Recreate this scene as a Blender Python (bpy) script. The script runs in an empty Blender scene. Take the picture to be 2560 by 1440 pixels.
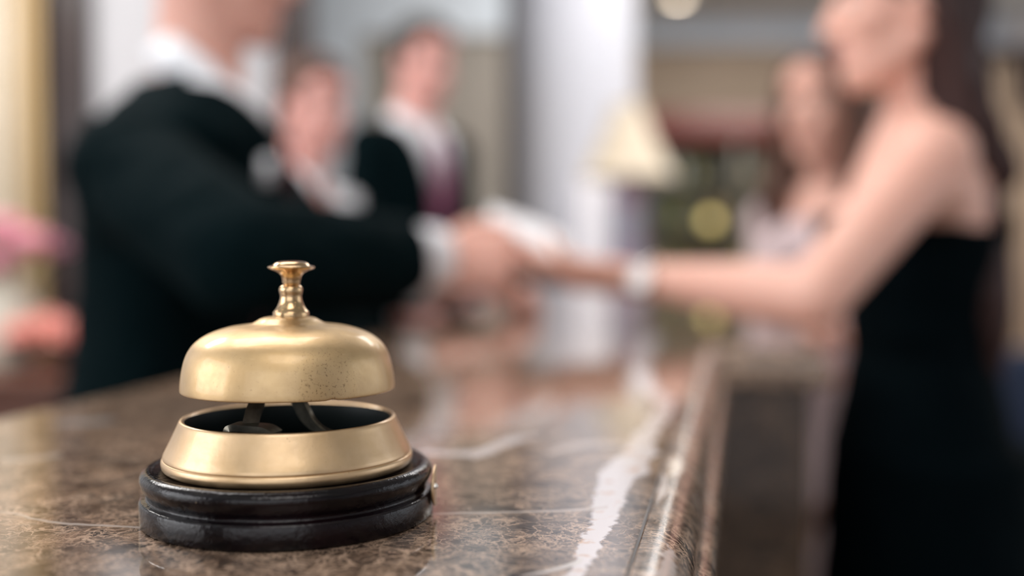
import bpy, bmesh, math, random
from mathutils import Vector, Matrix, Quaternion
from mathutils.noise import noise as mnoise
random.seed(7)
C = bpy.context
S = C.scene
PI = math.pi

# ------------------------------------------------------------------ camera
FPX = 2600.0            # focal length in pixels of the 2560 frame
HC = 1.19               # camera height
ZC = 1.10               # countertop height (camera 0.09 above it)
PITCH = math.atan(80 / FPX)
cam_d = bpy.data.cameras.new('camera')
cam_d.sensor_width = 36.0
cam_d.lens = 36.0 * FPX / 2560.0
cam_d.clip_start = 0.02
cam_d.dof.use_dof = True
cam_d.dof.focus_distance = 0.340
cam_d.dof.aperture_fstop = 2.6
cam = bpy.data.objects.new('camera', cam_d)
cam.location = (0, 0, ZC + 0.0908)
HC = ZC + 0.0908
cam.rotation_euler = (PI / 2 - PITCH, 0, 0)
S.collection.objects.link(cam)
S.camera = cam

def P(px, py, d):
    """world point seen at pixel (px, py) at depth d (world y)"""
    x = (px - 1280) / FPX
    v = (720 - py) / FPX
    ry = math.cos(PITCH) + v * math.sin(PITCH)
    rz = -math.sin(PITCH) + v * math.cos(PITCH)
    k = d / ry
    return Vector((x * k, d, HC + rz * k))

def PZ(px, py, z):
    """world point seen at pixel (px, py) on the horizontal plane z"""
    x = (px - 1280) / FPX
    v = (720 - py) / FPX
    ry = math.cos(PITCH) + v * math.sin(PITCH)
    rz = -math.sin(PITCH) + v * math.cos(PITCH)
    k = (z - HC) / rz
    return Vector((x * k, ry * k, z))

# ------------------------------------------------------------------ view, world, lights
S.view_settings.view_transform = 'Standard'
S.view_settings.look = 'None'
S.view_settings.gamma = 1
S.view_settings.use_curve_mapping = False
S.view_settings.exposure = -1.18
w = bpy.data.worlds.new('world'); S.world = w; w.use_nodes = True
bg = w.node_tree.nodes['Background']
bg.inputs[0].default_value = (0.86, 0.93, 1.0, 1); bg.inputs[1].default_value = 1.3

def area(name, loc, target, sx, sy, power, col=(1, 1, 1), spread=PI):
    l = bpy.data.lights.new(name, 'AREA'); l.shape = 'RECTANGLE'
    l.size = sx; l.size_y = sy; l.energy = power; l.color = col; l.spread = spread
    o = bpy.data.objects.new(name, l); S.collection.objects.link(o)
    o.location = loc
    o.rotation_euler = (Vector(target) - Vector(loc)).to_track_quat('-Z', 'Y').to_euler()
    return o
X0, X1, Y0, Y1, ZT = -3.2, 3.8, -3.0, 8.2, 3.0     # the room
# daylight entering by the windows behind and beside the camera
area('daylight_left', (X0 + 0.12, -0.3, 1.9), (0, 0.4, 1.2), 2.4, 1.7, 120, (0.97, 0.97, 1.0))
area('daylight_right', (X1 - 0.12, 1.6, 1.75), (0, 1.6, 1.3), 2.6, 1.9, 34, (0.93, 0.95, 1.0))
area('daylight_rear', (-0.4, Y0 + 0.12, 1.9), (0, 1, 1.2), 3.6, 1.6, 62, (0.96, 0.97, 1.0))
# fill lamps added under the ceiling, over the desk and the lobby
area('ceiling_fill_desk', (-0.6, 1.4, ZT - 0.07), (-0.6, 1.4, 0), 1.2, 1.2, 62, (1.0, 0.96, 0.94))
area('ceiling_fill_hall', (1.0, 3.9, ZT - 0.07), (1.0, 3.9, 0), 1.2, 1.2, 85, (1.0, 0.97, 0.96))
area('ceiling_fill_back', (-2.0, 2.4, ZT - 0.07), (-1.7, 2.4, 0), 1.0, 1.0, 120, (1.0, 0.97, 0.94))

area('ceiling_fill_rear', (0.1, -1.1, ZT - 0.07), (0.1, -0.9, 0), 1.2, 1.2, 40, (1.0, 0.96, 0.93))  # fill added behind the camera to brighten the bell ring
area('ceiling_fill_far', (1.9, 5.9, ZT - 0.07), (1.9, 6.6, 0), 1.3, 1.3, 240, (1.0, 0.95, 0.88))  # fill added to lift the dark end of the hall

# ------------------------------------------------------------------ node helpers
def M(name, col=(0.8, 0.8, 0.8), rough=0.5, metal=0.0, **kw):
    m = bpy.data.materials.new(name); m.use_nodes = True
    b = m.node_tree.nodes['Principled BSDF']
    b.inputs['Base Color'].default_value = (*col, 1)
    b.inputs['Roughness'].default_value = rough
    b.inputs['Metallic'].default_value = metal
    for k, v in kw.items():
        b.inputs[k].default_value = v
    return m
class NB:
    def __init__(s, m):
        s.m = m; s.t = m.node_tree; s.b = s.t.nodes['Principled BSDF']
        s.out = [n for n in s.t.nodes if n.type == 'OUTPUT_MATERIAL'][0]
    def n(s, typ, **kw):
        x = s.t.nodes.new(typ)
        for k, v in kw.items(): setattr(x, k, v)
        return x
    def put(s, sock, v):
        if hasattr(v, 'links') or isinstance(v, bpy.types.NodeSocket): s.t.links.new(v, sock)
        else: sock.default_value = v
    def math(s, op, a, b=None, c=None, clamp=False):
        x = s.n('ShaderNodeMath', operation=op); x.use_clamp = clamp
        s.put(x.inputs[0], a)
        if b is not None: s.put(x.inputs[1], b)
        if c is not None: s.put(x.inputs[2], c)
        return x.outputs[0]
    def noise(s, vec, scale, detail=4, rough=0.5, dist=0.0, dim='3D'):
        x = s.n('ShaderNodeTexNoise'); x.noise_dimensions = dim
        if vec is not None: s.put(x.inputs['Vector'], vec)
        x.inputs['Scale'].default_value = scale; x.inputs['Detail'].default_value = detail
        x.inputs['Roughness'].default_value = rough; x.inputs['Distortion'].default_value = dist
        return x
    def ramp(s, fac, stops, interp='LINEAR'):
        x = s.n('ShaderNodeValToRGB'); x.color_ramp.interpolation = interp
        e = x.color_ramp.elements
        while len(e) > 1: e.remove(e[-1])
        e[0].position = stops[0][0]; c = stops[0][1]; e[0].color = (*c, 1) if len(c) == 3 else c
        for p, c in stops[1:]:
            k = e.new(p); k.color = (*c, 1) if len(c) == 3 else c
        s.put(x.inputs[0], fac)
        return x.outputs[0]
    def mix(s, fac, a, b, mode='MIX'):
        x = s.n('ShaderNodeMix', data_type='RGBA', blend_type=mode)
        s.put(x.inputs[0], fac); s.put(x.inputs[6], a if not isinstance(a, tuple) else (*a, 1)); s.put(x.inputs[7], b if not isinstance(b, tuple) else (*b, 1))
        return x.outputs[2]
    def curve(s, fac, pts):
        x = s.n('ShaderNodeFloatCurve')
        cv = x.mapping.curves[0]
        pts = sorted(pts)
        cv.points[0].location = pts[0]; cv.points[1].location = pts[-1]
        for p in pts[1:-1]: cv.points.new(*p)
        for p in cv.points: p.handle_type = 'AUTO_CLAMPED'
        x.mapping.update()
        s.put(x.inputs['Value'], fac)
        return x.outputs[0]
    def bump(s, h, strength=0.3, dist=0.01):
        x = s.n('ShaderNodeBump'); x.inputs['Strength'].default_value = strength
        x.inputs['Distance'].default_value = dist; s.put(x.inputs['Height'], h)
        s.t.links.new(x.outputs[0], s.b.inputs['Normal'])
    def obj(s): return s.n('ShaderNodeTexCoord').outputs['Object']
    def scale(s, v, sc):
        x = s.n('ShaderNodeMapping'); s.put(x.inputs[0], v); x.inputs['Scale'].default_value = sc
        return x.outputs[0]
def noisy(name, c1, c2, scale, rough=0.5, metal=0.0, bump=0.0, vs=(1, 1, 1), bd=0.005, **kw):
    m = M(name, c1, rough, metal, **kw); b = NB(m)
    v = b.scale(b.obj(), vs); n = b.noise(v, scale, 5, 0.55)
    b.put(b.b.inputs['Base Color'], b.ramp(n.outputs[0], [(0.3, c1), (0.7, c2)]))
    if bump: b.bump(n.outputs[0], bump, bd)
    return m

# ------------------------------------------------------------------ object helpers
def link(name, me, mats=None, parent=None, smooth=True):
    o = bpy.data.objects.new(name, me); S.collection.objects.link(o)
    if mats is not None:
        for m in (mats if isinstance(mats, (list, tuple)) else [mats]): me.materials.append(m)
    if smooth:
        for p in me.polygons: p.use_smooth = True
    if parent is not None: o.parent = parent
    return o
def fin(name, bm, mat, parent=None, smooth=True, angle=None):
    bmesh.ops.recalc_face_normals(bm, faces=bm.faces)
    me = bpy.data.meshes.new(name); bm.to_mesh(me); bm.free()
    o = link(name, me, mat, parent, smooth)
    if angle is not None and smooth:
        me.set_sharp_from_angle(angle=angle)
    return o
def thing(name, label, cat, loc=(0, 0, 0), rz=0, group=None):
    o = bpy.data.objects.new(name, None); S.collection.objects.link(o)
    o.empty_display_size = 0.05
    o.location = loc; o.rotation_euler = (0, 0, rz); o['label'] = label; o['category'] = cat
    if group: o['group'] = group
    return o
def tag(o, label, cat, group=None, kind=None):
    o['label'] = label; o['category'] = cat
    if group: o['group'] = group
    if kind: o['kind'] = kind
    return o
def struct(o, label=None):
    o['kind'] = 'structure'
    if label: o['label'] = label
    return o
def add_box(bm, a, b):
    a = Vector(a); b = Vector(b)
    vs = [bm.verts.new((x, y, z)) for x in (a.x, b.x) for y in (a.y, b.y) for z in (a.z, b.z)]
    for f in ((0, 1, 3, 2), (4, 6, 7, 5), (0, 4, 5, 1), (2, 3, 7, 6), (0, 2, 6, 4), (1, 5, 7, 3)):
        bm.faces.new([vs[i] for i in f])
    return vs
def box(name, a, b, mat, parent=None, bevel=0.0):
    bm = bmesh.new(); add_box(bm, a, b)
    if bevel:
        bmesh.ops.bevel(bm, geom=bm.edges[:], offset=bevel, segments=3, affect='EDGES', profile=0.5)
    return fin(name, bm, mat, parent, smooth=bool(bevel), angle=0.6)
def lathe_bm(bm, prof, n=64, mat=None, closed=False):
    """prof: list of (r, z). r == 0 ends collapse to a pole."""
    rings = []
    for r, z in prof:
        if r < 1e-6: rings.append([bm.verts.new((0, 0, z))])
        else: rings.append([bm.verts.new((r * math.cos(2 * PI * i / n), r * math.sin(2 * PI * i / n), z)) for i in range(n)])
    if closed: rings.append(rings[0])
    for A, B in zip(rings, rings[1:]):
        for i in range(n):
            j = (i + 1) % n
            if len(A) == 1 and len(B) == 1: break
            if len(A) == 1: bm.faces.new((A[0], B[i], B[j]))
            elif len(B) == 1: bm.faces.new((A[i], A[j], B[0]))
            else: bm.faces.new((A[i], A[j], B[j], B[i]))
def catmull(pts, k=6):
    out = []
    n = len(pts)
    for i in range(n - 1):
        p0 = pts[max(i - 1, 0)]; p1 = pts[i]; p2 = pts[i + 1]; p3 = pts[min(i + 2, n - 1)]
        for j in range(k):
            t = j / k
            out.append(tuple(0.5 * ((2 * b) + (-a + c) * t + (2 * a - 5 * b + 4 * c - d) * t * t + (-a + 3 * b - 3 * c + d) * t ** 3)
                             for a, b, c, d in zip(p0, p1, p2, p3)))
    out.append(tuple(pts[-1]))
    return out
def lathe(name, prof, mat, parent=None, n=96, angle=0.7, closed=False, loc=None):
    bm = bmesh.new(); lathe_bm(bm, prof, n, closed=closed)
    o = fin(name, bm, mat, parent, True, angle)
    if loc: o.location = loc
    return o
def ribbon(bm, pts, wdir, width, thick):
    """flat bar following pts; wdir = direction of the width"""
    prev = None; wd = Vector(wdir).normalized()
    pts = [Vector(p) for p in pts]
    widths = width if isinstance(width, (list, tuple)) else [width] * len(pts)
    rings = []
    for i, p in enumerate(pts):
        t = (pts[min(i + 1, len(pts) - 1)] - pts[max(i - 1, 0)]).normalized()
        nn = t.cross(wd).normalized()
        a = wd * widths[i] / 2; b = nn * thick / 2
        rings.append([bm.verts.new(p + a + b), bm.verts.new(p - a + b), bm.verts.new(p - a - b), bm.verts.new(p + a - b)])
    for A, B in zip(rings, rings[1:]):
        for i in range(4):
            bm.faces.new((A[i], A[(i + 1) % 4], B[(i + 1) % 4], B[i]))
    bm.faces.new(rings[0]); bm.faces.new(rings[-1][::-1])

# ------------------------------------------------------------------ marble
CY = math.atan(550 / FPX)                    # direction of the counter against the view
COUNTER_O = Vector((-0.0054, 0, 0))
def to_counter(p):
    q = Vector(p) - COUNTER_O
    c, s = math.cos(CY), math.sin(CY)
    return (q.x * c - q.y * s, q.x * s + q.y * c)       # local X (right), Y (along)
def vein_px(px, py, w, along='Y'):
    X, Y = to_counter(PZ(px, py, ZC)); X2, _ = to_counter(PZ(px + w, py, ZC)); _, Y2 = to_counter(PZ(px, py - w, ZC))
    return X, Y, (abs(X2 - X) if along == 'Y' else abs(Y2 - Y))

def make_marble(name, top=True, soft=1.0):
    m = M(name, (0.1, 0.06, 0.04), 0.09); b = NB(m)
    b.b.inputs['IOR'].default_value = 1.52
    b.b.inputs['Coat Weight'].default_value = 0.25
    b.b.inputs['Coat Roughness'].default_value = 0.03
    o = b.obj()
    warp = b.noise(o, 14, 5, 0.6)
    wv = b.n('ShaderNodeVectorMath', operation='MULTIPLY_ADD')
    b.put(wv.inputs[0], warp.outputs['Color']); wv.inputs[1].default_value = (0.035,) * 3; b.put(wv.inputs[2], o)
    wv = wv.outputs[0]
    warp2 = b.noise(o, 90, 4, 0.6)
    wv2 = b.n('ShaderNodeVectorMath', operation='MULTIPLY_ADD')
    b.put(wv2.inputs[0], warp2.outputs['Color']); wv2.inputs[1].default_value = (0.016,) * 3; b.put(wv2.inputs[2], wv)
    wv2 = wv2.outputs[0]
    # ground: patchy dark and mid brown, finely crackled
    g1 = b.noise(wv2, 55, 10, 0.74)
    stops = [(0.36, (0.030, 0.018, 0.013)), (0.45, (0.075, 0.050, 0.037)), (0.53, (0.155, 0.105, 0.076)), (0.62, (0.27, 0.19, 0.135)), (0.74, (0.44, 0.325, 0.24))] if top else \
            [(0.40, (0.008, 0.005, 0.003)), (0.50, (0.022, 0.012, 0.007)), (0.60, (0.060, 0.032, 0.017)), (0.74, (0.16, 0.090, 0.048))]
    base = b.ramp(g1.outputs[0], stops)
    g2 = b.noise(b.scale(wv2, (0.8, 1.6, 1)), 55, 5, 0.55)
    base = b.mix(0.8, base, b.ramp(g2.outputs[0], [(0.36, (0.28, 0.24, 0.23)), (0.48, (0.95, 0.92, 0.9)), (0.70, (1.25, 1.18, 1.1))]), 'MULTIPLY')
    g3 = b.noise(o, 7, 3)
    base = b.mix(0.7, base, b.ramp(g3.outputs[0], [(0.35, (0.45, 0.45, 0.46)), (0.65, (1.45, 1.3, 1.15))]), 'MULTIPLY')
    vc = b.n('ShaderNodeTexVoronoi', feature='F1'); vc.inputs['Scale'].default_value = 105; b.put(vc.inputs['Vector'], wv2)
    cellr = b.n('ShaderNodeSeparateColor'); b.put(cellr.inputs[0], vc.outputs['Color'])
    dk = b.math('MULTIPLY', b.ramp(vc.outputs['Distance'], [(0.32, (1,) * 3), (0.50, (0,) * 3)]), b.math('GREATER_THAN', cellr.outputs[0], 0.55))
    dk = b.math('MULTIPLY', dk, b.ramp(b.noise(o, 9, 3).outputs[0], [(0.40, (0.15,) * 3), (0.58, (0.8,) * 3)]))
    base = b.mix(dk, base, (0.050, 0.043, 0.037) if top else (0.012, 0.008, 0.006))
    for sc, wd, amt, vec in ((85, 0.055, 0.75, wv2), (170, 0.09, 0.65, wv2), (360, 0.14, 0.5, wv2)):
        v = b.n('ShaderNodeTexVoronoi', feature='DISTANCE_TO_EDGE'); v.inputs['Scale'].default_value = sc
        b.put(v.inputs['Vector'], vec)
        msk = b.ramp(v.outputs['Distance'], [(0.0, (1, 1, 1)), (wd, (0, 0, 0))])
        gate = b.ramp(b.noise(o, sc * 0.3, 5).outputs[0], [(0.40, (0, 0, 0)), (0.60, (1, 1, 1))])
        f = b.math('MULTIPLY', b.math('MULTIPLY', msk, gate), amt)
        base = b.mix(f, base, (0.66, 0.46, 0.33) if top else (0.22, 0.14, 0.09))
    # broad white veins laid out in the slab
    sep = b.n('ShaderNodeSeparateXYZ'); b.put(sep.inputs[0], o)
    X, Y = sep.outputs[0], sep.outputs[1]
    wn = b.noise(o, 30, 6, 0.60); wn2 = b.noise(o, 200, 4, 0.6)
    rag = b.math('ADD', b.math('MULTIPLY', b.math('SUBTRACT', wn.outputs[0], 0.5), 1.0), b.math('MULTIPLY', b.math('SUBTRACT', wn2.outputs[0], 0.5), 0.30))
    def vein(pts, along, amp, col, strength=1.0):
        nonlocal base
        q = [vein_px(*p, along) for p in pts]
        if along == 'Y':
            q = sorted((y, x, w_) for x, y, w_ in q); var, dep = Y, X
        else:
            q = sorted((x, y, w_) for x, y, w_ in q); var, dep = X, Y
            q = [(a, c, w_) for (a, c, w_) in q]
        a0, a1 = q[0][0], q[-1][0]
        c0 = min(c for _, c, _ in q) - 1e-4; c1 = max(c for _, c, _ in q) + 1e-4
        wm = max(w_ for *_, w_ in q)
        u = b.math('DIVIDE', b.math('SUBTRACT', var, a0), a1 - a0)
        cen = b.curve(u, [((a - a0) / (a1 - a0), (c - c0) / (c1 - c0)) for a, c, _ in q])
        wid = b.curve(u, [((a - a0) / (a1 - a0), w_ / wm) for a, _, w_ in q])
        cen = b.math('MULTIPLY_ADD', cen, c1 - c0, c0)
        wid = b.math('MULTIPLY', wid, wm)
        d = b.math('ABSOLUTE', b.math('SUBTRACT', b.math('MULTIPLY_ADD', rag, amp, dep), cen))
        f = b.math('DIVIDE', b.math('SUBTRACT', wid, d), 0.0012)
        f = b.math('MINIMUM', b.math('MAXIMUM', f, 0.0), 1.0)
        ok = b.math('MULTIPLY', b.math('GREATER_THAN', u, 0.0), b.math('LESS_THAN', u, 1.0))
        f = b.math('MULTIPLY', b.math('MULTIPLY', f, ok), strength)
        base = b.mix(f, base, col)
    stain = b.ramp(b.noise(o, 130, 4).outputs[0], [(0.56, (0.66, 0.60, 0.60)), (0.68, (0.56, 0.34, 0.21))])
    if top:
        vein([(1425, 1500, 18), (1440, 1440, 24), (1478, 1350, 34), (1508, 1284, 40), (1534, 1219, 44), (1578, 1157, 52), (1610, 1096, 36), (1640, 1055, 28), (1664, 1014, 25),
              (1640, 985, 24), (1603, 932, 26), (1612, 870, 30), (1640, 835, 20)], 'Y', 0.017, stain)
        vein([(-300, 1262, 1.5), (0, 1280, 2), (89, 1298, 3), (200, 1311, 3.5), (355, 1320, 3), (420, 1322, 1)], 'X', 0.004, (0.50, 0.43, 0.38), 0.8)
        vein([(1000, 1290, 2), (1100, 1284, 3), (1300, 1280, 3), (1440, 1275, 4), (1520, 1268, 4)], 'X', 0.003, (0.52, 0.44, 0.39), 0.85)
        vein([(1050, 1131, 5), (1180, 1133, 8), (1232, 1120, 21), (1300, 1098, 8), (1350, 1090, 2)], 'X', 0.016, stain)
        vein([(1370, 1128, 3), (1430, 1116, 9), (1500, 1110, 7), (1560, 1112, 2)], 'X', 0.016, (0.55, 0.44, 0.38), 0.8)
        vein([(1300, 1442, 3), (1407, 1418, 7), (1455, 1402, 9)], 'X', 0.004, (0.62, 0.56, 0.52), 0.9)
        vein([(1655, 1500, 14), (1672, 1440, 22), (1680, 1390, 20), (1660, 1345, 4)], 'Y', 0.022, (0.52, 0.46, 0.43), 0.85)
        vein([(1665, 1195, 6), (1690, 1165, 22), (1680, 1140, 6)], 'Y', 0.006, (0.70, 0.58, 0.48), 0.9)
        vein([(1640, 1262, 5), (1660, 1215, 14), (1650, 1180, 5)], 'Y', 0.006, (0.66, 0.58, 0.54), 0.85)
        vein([(0, 1150, 5), (60, 1148, 8), (110, 1143, 10), (150, 1140, 3)], 'X', 0.012, (0.42, 0.36, 0.32), 0.8)
        vein([(140, 1058, 4), (200, 1056, 8), (250, 1054, 8), (290, 1052, 2)], 'X', 0.016, (0.38, 0.36, 0.35), 0.8)
        vein([(120, 1290, 4), (180, 1245, 8), (330, 1205, 9), (420, 1180, 4)], 'X', 0.010, (0.36, 0.25, 0.18), 0.7)
        vein([(60, 1005, 2), (200, 985, 5), (330, 955, 5), (380, 948, 2)], 'X', 0.020, (0.40, 0.37, 0.35), 0.6)
    b.put(b.b.inputs['Base Color'], base)
    rr = b.ramp(b.noise(o, 40, 4).outputs[0], [(0.35, (0.05 * soft,) * 3), (0.7, (0.10 * soft,) * 3)])
    b.put(b.b.inputs['Roughness'], rr)
    return m
marble = make_marble('brown_marble')
marble_edge = make_marble('brown_marble_edge', soft=3.0)
marble_edge.node_tree.nodes['Principled BSDF'].inputs['Coat Weight'].default_value = 0.0
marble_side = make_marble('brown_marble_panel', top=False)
groove_m = M('joint_dark', (0.03, 0.035, 0.045), 0.35)

# ------------------------------------------------------------------ reception counter
counter = thing('reception_counter', 'long polished brown marble reception counter with white veins, under the brass bell', 'counter', COUNTER_O, -CY)
W_IN, SEXT, XEXT, YB, YE, SEND = 0.40, 1.05, 0.100, -0.35, 3.0, 1.80
path = [(0.0, YB), (0.0, SEXT), (XEXT, SEXT), (XEXT, SEND), (0.0, SEND), (0.0, YE)]
def offset_path(wd):       # parallel line wd inside the counter, corners mitred
    return [(-wd, YB), (-wd, SEXT + wd), (XEXT - wd, SEXT + wd), (XEXT - wd, SEND - wd), (-wd, SEND - wd), (-wd, YE)]
JT = 0.0235
# flat top slab
bm = bmesh.new()
poly = offset_path(JT + 0.0004) + [(-W_IN + 0.006, YE), (-W_IN + 0.006, YB)]
def slab(bm, poly, z0, z1):
    lo = [bm.verts.new((x, y, z0)) for x, y in poly]; hi = [bm.verts.new((x, y, z1)) for x, y in poly]
    bm.faces.new(hi); bm.faces.new(lo[::-1])
    for i in range(len(poly)):
        j = (i + 1) % len(poly); bm.faces.new((lo[i], lo[j], hi[j], hi[i]))
slab(bm, poly, ZC - 0.04, ZC)
bmesh.ops.bevel(bm, geom=[e for e in bm.edges if abs(e.verts[0].co.z - ZC) < 1e-5 and abs(e.verts[1].co.z - ZC) < 1e-5], offset=0.0006, segments=2, affect='EDGES')
fin('countertop', bm, marble, counter, True, 0.5)
# back nosing (left side of the slab)
bm = bmesh.new()
prof = [(0.006, 0.0), (0.003, -0.0012), (0.001, -0.004), (0.0, -0.008), (0.0, -0.032), (0.002, -0.038), (0.006, -0.040)]
rows = [[bm.verts.new((-W_IN + w_, y, ZC + z)) for w_, z in prof] for y in (YB, YE)]
for i in range(len(prof) - 1): bm.faces.new((rows[0][i], rows[0][i + 1], rows[1][i + 1], rows[1][i]))
fin('back_nosing', bm, marble, counter, True, 0.6)
# front edge moulding
def sweep(name, prof, mat):
    bm = bmesh.new(); lines = []
    for wd, z in prof:
        lines.append([bm.verts.new((x, y, ZC + z)) for x, y in offset_path(wd)])
    for A, B in zip(lines, lines[1:]):
        for i in range(5): bm.faces.new((A[i], A[i + 1], B[i + 1], B[i]))
    return fin(name, bm, mat, counter, True, 0.35)
mp = [(JT - 0.0004, -0.02), (JT - 0.0004, -0.0006), (JT - 0.0010, 0.0), (JT - 0.003, 0.0)]
R_ = 0.0145
for k in range(1, 13):
    a = k / 12 * PI / 2
    mp.append((JT - 0.003 - R_ * math.sin(a), -R_ * 0.95 * (1 - math.cos(a))))
mp += [(0.0058, -0.0160), (0.0050, -0.0172), (0.0032, -0.0178), (0.0012, -0.0192), (0.0, -0.0215), (0.0, -0.034), (0.0015, -0.0375), (0.005, -0.039), (0.015, -0.040)]
sweep('edge_moulding', mp, marble_edge)
sweep('joint', [(JT + 0.0006, -0.0011), (JT - 0.0006, -0.0011)], groove_m)
# front and end panels
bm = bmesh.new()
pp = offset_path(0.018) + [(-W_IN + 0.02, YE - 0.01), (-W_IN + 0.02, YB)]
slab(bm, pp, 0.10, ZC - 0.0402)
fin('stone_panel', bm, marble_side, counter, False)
bm = bmesh.new()
pp = offset_path(0.05) + [(-W_IN + 0.04, YE - 0.02), (-W_IN + 0.04, YB)]
slab(bm, pp, 0.0, 0.0998)
fin('plinth', bm, M('plinth_dark', (0.03, 0.022, 0.018), 0.4), counter, False)
# staff side work shelf in dark wood
wood_dark = noisy('dark_wood', (0.016, 0.006, 0.005), (0.035, 0.014, 0.010), 9, 0.35, vs=(6, 6, 0.6))
box('work_shelf', (-W_IN - 0.10, 0.75, 0.74), (-W_IN + 0.021, YE - 0.1, 0.77), wood_dark, counter, 0.003)

# ------------------------------------------------------------------ service bell
def brass(name, c1, c2, rough, spots=True, patch=None):
    m = M(name, c1, rough, 1.0); b = NB(m); o = b.obj()
    n1 = b.noise(o, 45, 5, 0.6)
    col = b.ramp(n1.outputs[0], [(0.3, c1), (0.7, c2)])
    if spots:
        n2 = b.noise(o, 900, 3, 0.6); n3 = b.noise(o, 38, 3)
        sp = b.math('MULTIPLY', b.ramp(n2.outputs[0], [(0.64, (0,) * 3), (0.76, (0.7,) * 3)]), b.ramp(n3.outputs[0], [(0.50, (0,) * 3), (0.66, (0.75,) * 3)]))
        if patch:
            vm = b.n('ShaderNodeVectorMath', operation='DISTANCE'); b.put(vm.inputs[0], o); vm.inputs[1].default_value = patch
            near = b.ramp(b.math('MULTIPLY', vm.outputs['Value'], 60.0), [(0.15, (1,) * 3), (0.85, (0,) * 3)])
            n4 = b.noise(o, 1100, 3, 0.7)
            sp = b.math('MAXIMUM', sp, b.math('MULTIPLY', near, b.ramp(n4.outputs[0], [(0.57, (0,) * 3), (0.66, (0.8,) * 3)])))
        col = b.mix(sp, col, (0.16, 0.09, 0.04))
    b.put(b.b.inputs['Base Color'], col)
    n5 = b.noise(o, 120, 5, 0.6)
    b.put(b.b.inputs['Roughness'], b.ramp(n5.outputs[0], [(0.3, (rough * 0.85,) * 3), (0.7, (rough * 1.2,) * 3)]))
    b.bump(b.noise(o, 700, 3).outputs[0], 0.06, 0.0006)
    b.b.inputs['Coat Weight'].default_value = 0.35; b.b.inputs['Coat Roughness'].default_value = 0.10
    return m
bx, by = PZ(718, 1290, ZC).x, 0.365
bell = thing('service_bell', 'brass desk bell with round push knob on a black wooden base', 'bell', (bx, by, ZC))
K = 1 / 7123.0
def zz(y): return (1290 - y) * K
br_dome = brass('dome_brass', (0.52, 0.355, 0.175), (0.63, 0.455, 0.255), 0.46, True, (0.018, -0.030, 0.050))
br_ring = brass('ring_brass', (0.57, 0.39, 0.21), (0.68, 0.49, 0.30), 0.42)
br_knob = brass('knob_brass', (0.50, 0.31, 0.14), (0.62, 0.43, 0.24), 0.18, False)
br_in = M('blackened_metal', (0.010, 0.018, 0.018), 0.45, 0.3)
iron = noisy('dark_iron', (0.22, 0.21, 0.18), (0.42, 0.38, 0.30), 300, 0.34, 0.9)
# wooden base
wood_black = M('black_lacquer', (0.012, 0.007, 0.009), 0.22)
nb = NB(wood_black); oo = nb.obj()
n_ = nb.noise(oo, 160, 3); n2_ = nb.noise(oo, 60, 5, 0.6)
chips = nb.ramp(nb.noise(oo, 190, 4, 0.6).outputs[0], [(0.735, (0,) * 3), (0.76, (1,) * 3)])
nb.put(nb.b.inputs['Base Color'], nb.mix(chips, nb.ramp(n2_.outputs[0], [(0.35, (0.001, 0.001, 0.0015)), (0.75, (0.007, 0.002, 0.003))]), (0.40, 0.28, 0.15)))
nb.put(nb.b.inputs['Roughness'], nb.ramp(n2_.outputs[0], [(0.3, (0.08,) * 3), (0.7, (0.20,) * 3)]))
nb.b.inputs['Coat Weight'].default_value = 0.0; nb.b.inputs['IOR'].default_value = 1.36; nb.b.inputs['Coat Roughness'].default_value = 0.12
nb.bump(nb.noise(oo, 330, 4, 0.6).outputs[0], 0.16, 0.002)
pw = [(0, 0.0), (0.0490, 0.0), (0.0499, 0.0003), (0.0503, 0.0010), (0.0504, 0.0074), (0.0501, 0.0082), (0.0494, 0.0086), (0.0484, 0.0087), (0.0478, 0.0090),
      (0.0477, 0.0096), (0.0482, 0.0106), (0.0492, 0.0124), (0.0499, 0.0140), (0.0502, 0.0152), (0.0500, 0.0163), (0.0493, 0.0174), (0.0482, 0.0181), (0.0468, 0.0184),
      (0.0462, 0.0181), (0.0455, 0.0178), (0.030, 0.0178), (0, 0.0178)]
lathe('wooden_base', pw, wood_black, bell, 160, 1.2)
# brass ring
r_in = 250 * K
pr = [(300, 1163), (303, 1161), (306, 1156), (307.5, 1148), (307, 1141), (305, 1137), (302.6, 1135.6), (303.2, 1133.6), (303.5, 1131), (301, 1124), (294, 1110), (286, 1094), (278.5, 1078), (272, 1064), (267.5, 1054), (265.5, 1049), (263, 1045.5), (259, 1044), (255, 1045), (252, 1048)]
lathe('brass_ring', [(r * K, zz(y)) for r, y in pr], br_ring, bell, 160, 0.9)
lathe('ring_lining', [(252 * K, zz(1048)), (251 * K, zz(1060)), (251 * K, zz(1110)), (270 * K, zz(1150)), (288 * K, zz(1161.5)), (0, zz(1161.5))], br_in, bell, 128)
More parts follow.
